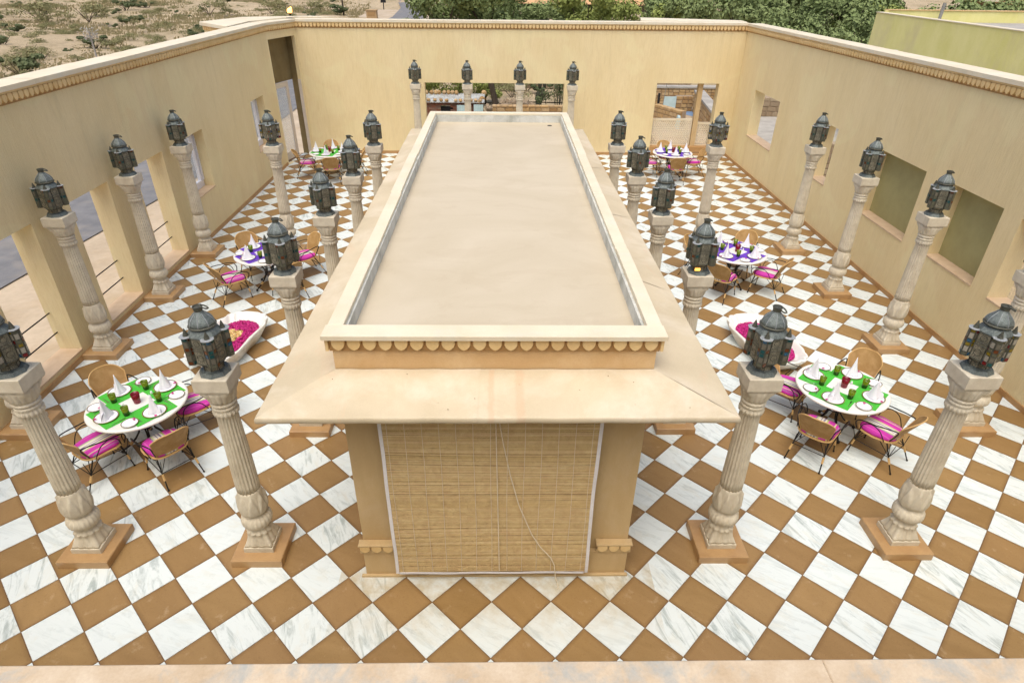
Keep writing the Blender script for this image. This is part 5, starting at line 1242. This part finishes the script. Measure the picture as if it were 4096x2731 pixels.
named = [(-36.5, 47.4, 2, 1.7, 'round dark green bush nearest the left wall coping'), (-65.3, 110, 2, 1.5, 'dark green bush at the top of the scrubland left part'),
 (-41, 65.7, 2, 1.3, 'dark bush behind the whitish sapling'), (-64.3, 117.4, 2, 2.0, 'wide dark bush high in the scrubland'), (-63.9, 124.2, 2, 1.3, 'small dark round bush right of the wide one'),
 (-66.2, 97.2, 3, 2.3, 'broad olive bush in the left part of the scrubland'), (-59.5, 97.5, 3, 2.1, 'broad olive bush right of the first broad one'), (-57.2, 78.1, 2, 1.3, 'dark bush at the left edge of the view'),
 (-54.6, 140, 2, 2.0, 'dark bush near the top centre of the scrubland'), (-47.8, 111.7, 3, 2.0, 'olive bush above the white terrace corner'), (-33, 118.3, 3, 1.8, 'olive bush right of the torch flame'), (-38.4, 114.4, 3, 1.9, 'olive bush left of the torch flame'),
 (-49.3, 64, 2, 1.4, 'dark bush at the far left above the coping'), (-44, 60, 1, 1.1, 'sprawling dry bush left of the whitish sapling'), (-40.6, 56.5, 3, 1.0, 'sprawling dry bush by the sand path'), (-36, 62, 1, 1.0, 'dry bush right of the whitish sapling'),
 (-26.8, 112, 2, 1.8, 'dark bush by the leaning pole near the road')]
sc_r = random.Random(77)
def put_shrub(x, y, m_, s_, label, group, stems=True):
    o = thing('desert_shrub', label, 'shrub', (x, y, HG-.05), sc_r.uniform(0, 6), group); o.scale = (s_, s_, s_*.8)
    put('foliage', SH[m_], o)
    if stems: put('stems', STM[m_ % 2], o)
for x, y, m_, s_, lab in named: put_shrub(x, y, m_, s_, lab, 'named bushes of the scrubland')
for x, y, m_, s_, lab in YARD: put_shrub(x, y, m_, s_, lab, 'bushes in the yard behind the middle opening')
for k in range(240):
    y = sc_r.uniform(44, 150); x = -C_x if False else sc_r.uniform(-.62*(y+10)-6, -.13*y-12)
    if -17-.3*(y > 90)*8 < x: continue
    ms, ss = sc_r.choice((0, 1, 3, 0, 1, 2)), sc_r.uniform(.45, 1.15); u_ = -x/(y+4.3)
    where = ('nearest the left wall', 'in the near scrubland', 'in the middle of the scrubland', 'in the far scrubland', 'along the top edge of the view')[min(4, int((y-44)/21.3))]
    side_ = ('close to the road', 'left of the road', 'at the middle left', 'toward the left edge', 'at the far left')[min(4, max(0, int((u_-.15)/.11)))]
    kind_ = ('airy olive', 'low sprawling', 'dense green', 'broad dry')[ms]; size_ = 'small' if ss < .7 else ('medium' if ss < .95 else 'large')
    put_shrub(x, y, ms, ss, size_+' '+kind_+' desert shrub '+where+', '+side_, 'scattered desert shrubs', False)
b = MB(); r_ = random.Random(5)
for k in range(16000):
    y = 38+125*r_.random()**.8; x = r_.uniform(-.68*(y+10)-8, -.11*y-11)
    dens = fbm(x*.9, y*.9)
    if dens < r_.uniform(-.9, .7): continue
    for q in range(3):
        px, py = x+r_.gauss(0, .25), y+r_.gauss(0, .25); hh = r_.uniform(.03, .20); a = r_.uniform(0, pi); w_ = r_.uniform(.03, .12)
        b.face([b.vert((px-w_*cos(a), py-w_*sin(a), HG-.1+.4*0)), b.vert((px+w_*cos(a), py+w_*sin(a), HG-.1)), b.vert((px+w_*.6*cos(a)+.1, py+w_*.6*sin(a), HG+.1+hh)), b.vert((px-w_*.6*cos(a), py-w_*.6*sin(a), HG+.06+hh))])
tag(put('dry_grass', b.mesh('dry_grass', 'straw')), 'dry grass and low scrub covering the desert ground on the left', 'grass', kind='stuff')
sap = thing('whitish_sapling', 'thin whitish sapling standing against a dark bush', 'tree', (-37.0, 58.6, HG)); b = MB(); b.tube([(0, 0, 0), (0, 0, 2.2)], .07, 6); r_ = random.Random(8)
for k in range(40): a, q, z_ = r_.uniform(0, 6), r_.uniform(.2, .75), 1.3+r_.random()*.9; b.tube([(0, 0, z_), (q*cos(a), q*sin(a), z_+r_.uniform(-.1, .7))], .014, 4); b.ball((q*cos(a), q*sin(a), z_+.3), .07, 5, 4)
put('trunk', b.mesh('trunk', 'concrete'), sap)

# ------------------------------------------------------------------ things beyond the walls
yb = thing('flat_roofed_building', 'lime-yellow plastered building with a flat white roof beyond the right wall', 'building')
bx('wall', yb, 'plaster_lime', 18.75, 19.05, 2, 30.3, HG, 4.0); bx('wall', yb, 'plaster_lime', 19.06, 34, 29.9, 30.2, HG, 4.12)
bx('roof_slab', yb, 'concrete', 19.06, 34, 2, 29.89, 3.45, 3.62)
bx('roof_border', yb, 'coping', 18.72, 19.07, 2, 30.32, 4.001, 4.03)
bx('roof_border', yb, 'parwall', 19.075, 34, 29.85, 30.25, 4.121, 4.15)
put('downpipe', (lambda b_: (b_.tube([(18.6, 27.5, HG), (18.6, 27.5, 2.6)], .14, 8), b_.mesh('downpipe', 'whitepaint'))[1])(MB()), yb)
ch = thing('roof_pipe', 'leaning grey concrete vent pipe on the yellow building roof', 'pipe', (21.44, 29.45, 3.62)); put('pipe', (lambda b_: (b_.tube([(0, 0, 0), (.06, .05, .86)], .075, 10), b_.mesh('pipe', 'greypipe'))[1])(MB()), ch)
sb_ = stone_wall('brown stone block building with a pale window at the far right', (37.3, 52), (52, 50), 0, 6.2, .6, .5, .26, individual=False, cat='building', name='stone_building')
bx('window', sb_, 'coping', 38.25, 39.5, 51.2, 51.75, 3.70, 5.0)
# annexes behind the walls with the same frieze
an = thing('terrace_parapet', 'pale angled terrace parapet behind the left wall corner', 'parapet')
for P0, P1 in (((-7.35, 16.2), (-8.62, 16.9)), ((-8.62, 16.9), (-7.9, 19.6)), ((-7.9, 19.6), (-6.0, 19.9))):
    pass
b = MB(); b.prism([(-7.46, 15.2), (-8.75, 16.5), (-8.2, 18.4), (-6.3, 19.2), (-5.6, 18.80), (-7.06, 18.76), (-7.52, 16.9)], 3.55, 4.20); put('wall_body', b.mesh('annex_body', 'plaster', True), an)
b = MB(); b.prism([(-7.50, 15.1), (-8.85, 16.5), (-8.28, 18.5), (-6.3, 19.35), (-5.2, 18.85), (-6.72, 18.84), (-7.52, 16.9)], 4.205, 4.30, .01); put('coping_stone', b.mesh('annex_coping', 'coping', True), an)
e0, e1 = Vector((-7.46, 15.2)), Vector((-8.75, 16.5)); ed = (e1-e0).normalized(); ea = math.atan2(ed.y, ed.x)
for k in range(12): p = e0+ed*(k+.5)*(e1-e0).length/12; put('frieze_petal', PET, an, (p.x, p.y, 4.20), ea+pi)
an2 = thing('terrace_parapet', 'raised pale coping block behind the right half of the far wall', 'parapet')
b = MB(); b.prism([(4.75, 18.84), (8.3, 18.84), (8.3, 19.5), (5.0, 20.3)], 2.6, 4.30); put('coping_stone', b.mesh('annex_coping_right', 'coping', True), an2)
to = thing('torch', 'burning torch flame above the far left wall corner', 'torch', (-7.15, 19.9, 3.9)); b = MB(); b.tube([(0, 0, -5.9), (0, 0, .38)], .025, 8); b.lathe([(.03, .38), (.07, .44)], 10); put('pole', b.mesh('pole', 'iron'), to)
b = MB(); b.smooth = True; b.ball((0, 0, .5), .085, 9, 6, (1, 1, 1.1)); b.ball((.05, 0, .56), .05, 7, 5, (.8, .8, 1.4)); put('flame', b.mesh('flame', 'flame'), to)
# roadside bits
pl = tag(put('utility_pole', (lambda b_: (b_.tube([(0, 0, 0), (0, 0, 7)], .14, 8), b_.mesh('utility_pole', 'trunk'))[1])(MB()), None, (-25.9, 112, HG)), 'bare wooden pole standing near the road bend', 'pole')
pl = tag(put('road_sign', (lambda b_: (b_.box(-.08, .08, -.08, .08, 0, 1.2), b_.box(-.5, .5, -.05, .05, 1.2, 3.6), b_.mesh('road_sign', 'dark'))[2])(MB()), None, (-22.2, 130, HG)), 'dark upright sign board beside the sandy track', 'sign')
pl = tag(put('roadside_hut', (lambda b_: (b_.box(-.8, .8, -.6, .6, 0, 1.2), b_.box(-.9, .9, -.7, .7, 1.2, 1.3), b_.box(-.6, .6, -.66, -.601, .5, 1.0), b_.mesh('roadside_hut', 'stones'))[3])(MB()), None, (-20.5, 108, HG)), 'small ochre block hut behind the far wall near the road', 'hut')
def walker(x, y, label, shirt, lower):
    """one continuous skinned figure, about thirty pixels high in the photograph"""
    me = bpy.data.meshes.new('walker'); V = [(0, 0, .95), (0, 0, 1.2), (0, 0, 1.42), (0, 0, 1.5), (0, 0, 1.66), (-.1, 0, .9), (-.13, .08, .48), (-.13, .02, .06), (-.13, -.1, .03), (.1, 0, .9), (.13, -.12, .5), (.14, .0, .08), (.14, -.12, .03), (-.2, 0, 1.4), (-.27, .05, 1.12), (-.25, -.1, .9), (.2, 0, 1.4), (.27, -.04, 1.12), (.25, -.16, .9)]
    E_ = [(0, 1), (1, 2), (2, 3), (3, 4), (0, 5), (5, 6), (6, 7), (7, 8), (0, 9), (9, 10), (10, 11), (11, 12), (2, 13), (13, 14), (14, 15), (2, 16), (16, 17), (17, 18)]
    me.from_pydata(V, E_, []); o = bpy.data.objects.new('person', me); C.objects.link(o); o.location = (x, y, HG)
    sk = o.modifiers.new('skin', 'SKIN'); R_ = [.15, .15, .13, .055, .10, .10, .075, .05, .045, .10, .075, .05, .045, .07, .045, .035, .07, .045, .035]
    for v_, r_ in zip(me.skin_vertices[0].data, R_): v_.radius = (r_, r_*.85)
    me.skin_vertices[0].data[0].use_root = True; o.modifiers.new('sub', 'SUBSURF').levels = 1
    m, t, bb = base_mat('walker_clothes', .9); z_ = t.new('ShaderNodeSeparateXYZ'); t.link(coords(t), z_.inputs[0])
    r = t.new('ShaderNodeValToRGB'); r.color_ramp.interpolation = 'CONSTANT'; e = r.color_ramp.elements; e.new(.5); e.new(.9)
    for q, (p, c_) in enumerate(((0, lower), (.52, shirt), (.87, (.16, .08, .045)), (.945, (.01, .01, .01)))):
        if q >= len(e): e.new(p)
        e[q].position = p; e[q].color = (*c_, 1)
    t.link(t.math('DIVIDE', z_.outputs[2], 1.78), r.inputs[0]); t.link(r.outputs[0], bb.inputs['Base Color']); me.materials.append(m)
    return tag(o, label, 'person')
walker(-21.3, 146, 'distant person in a pink top walking on the sandy track', (.62, .25, .3), (.5, .45, .42))
walker(-18.3, 140, 'distant person in pale clothes walking nearer the road', (.6, .6, .58), (.12, .12, .14))
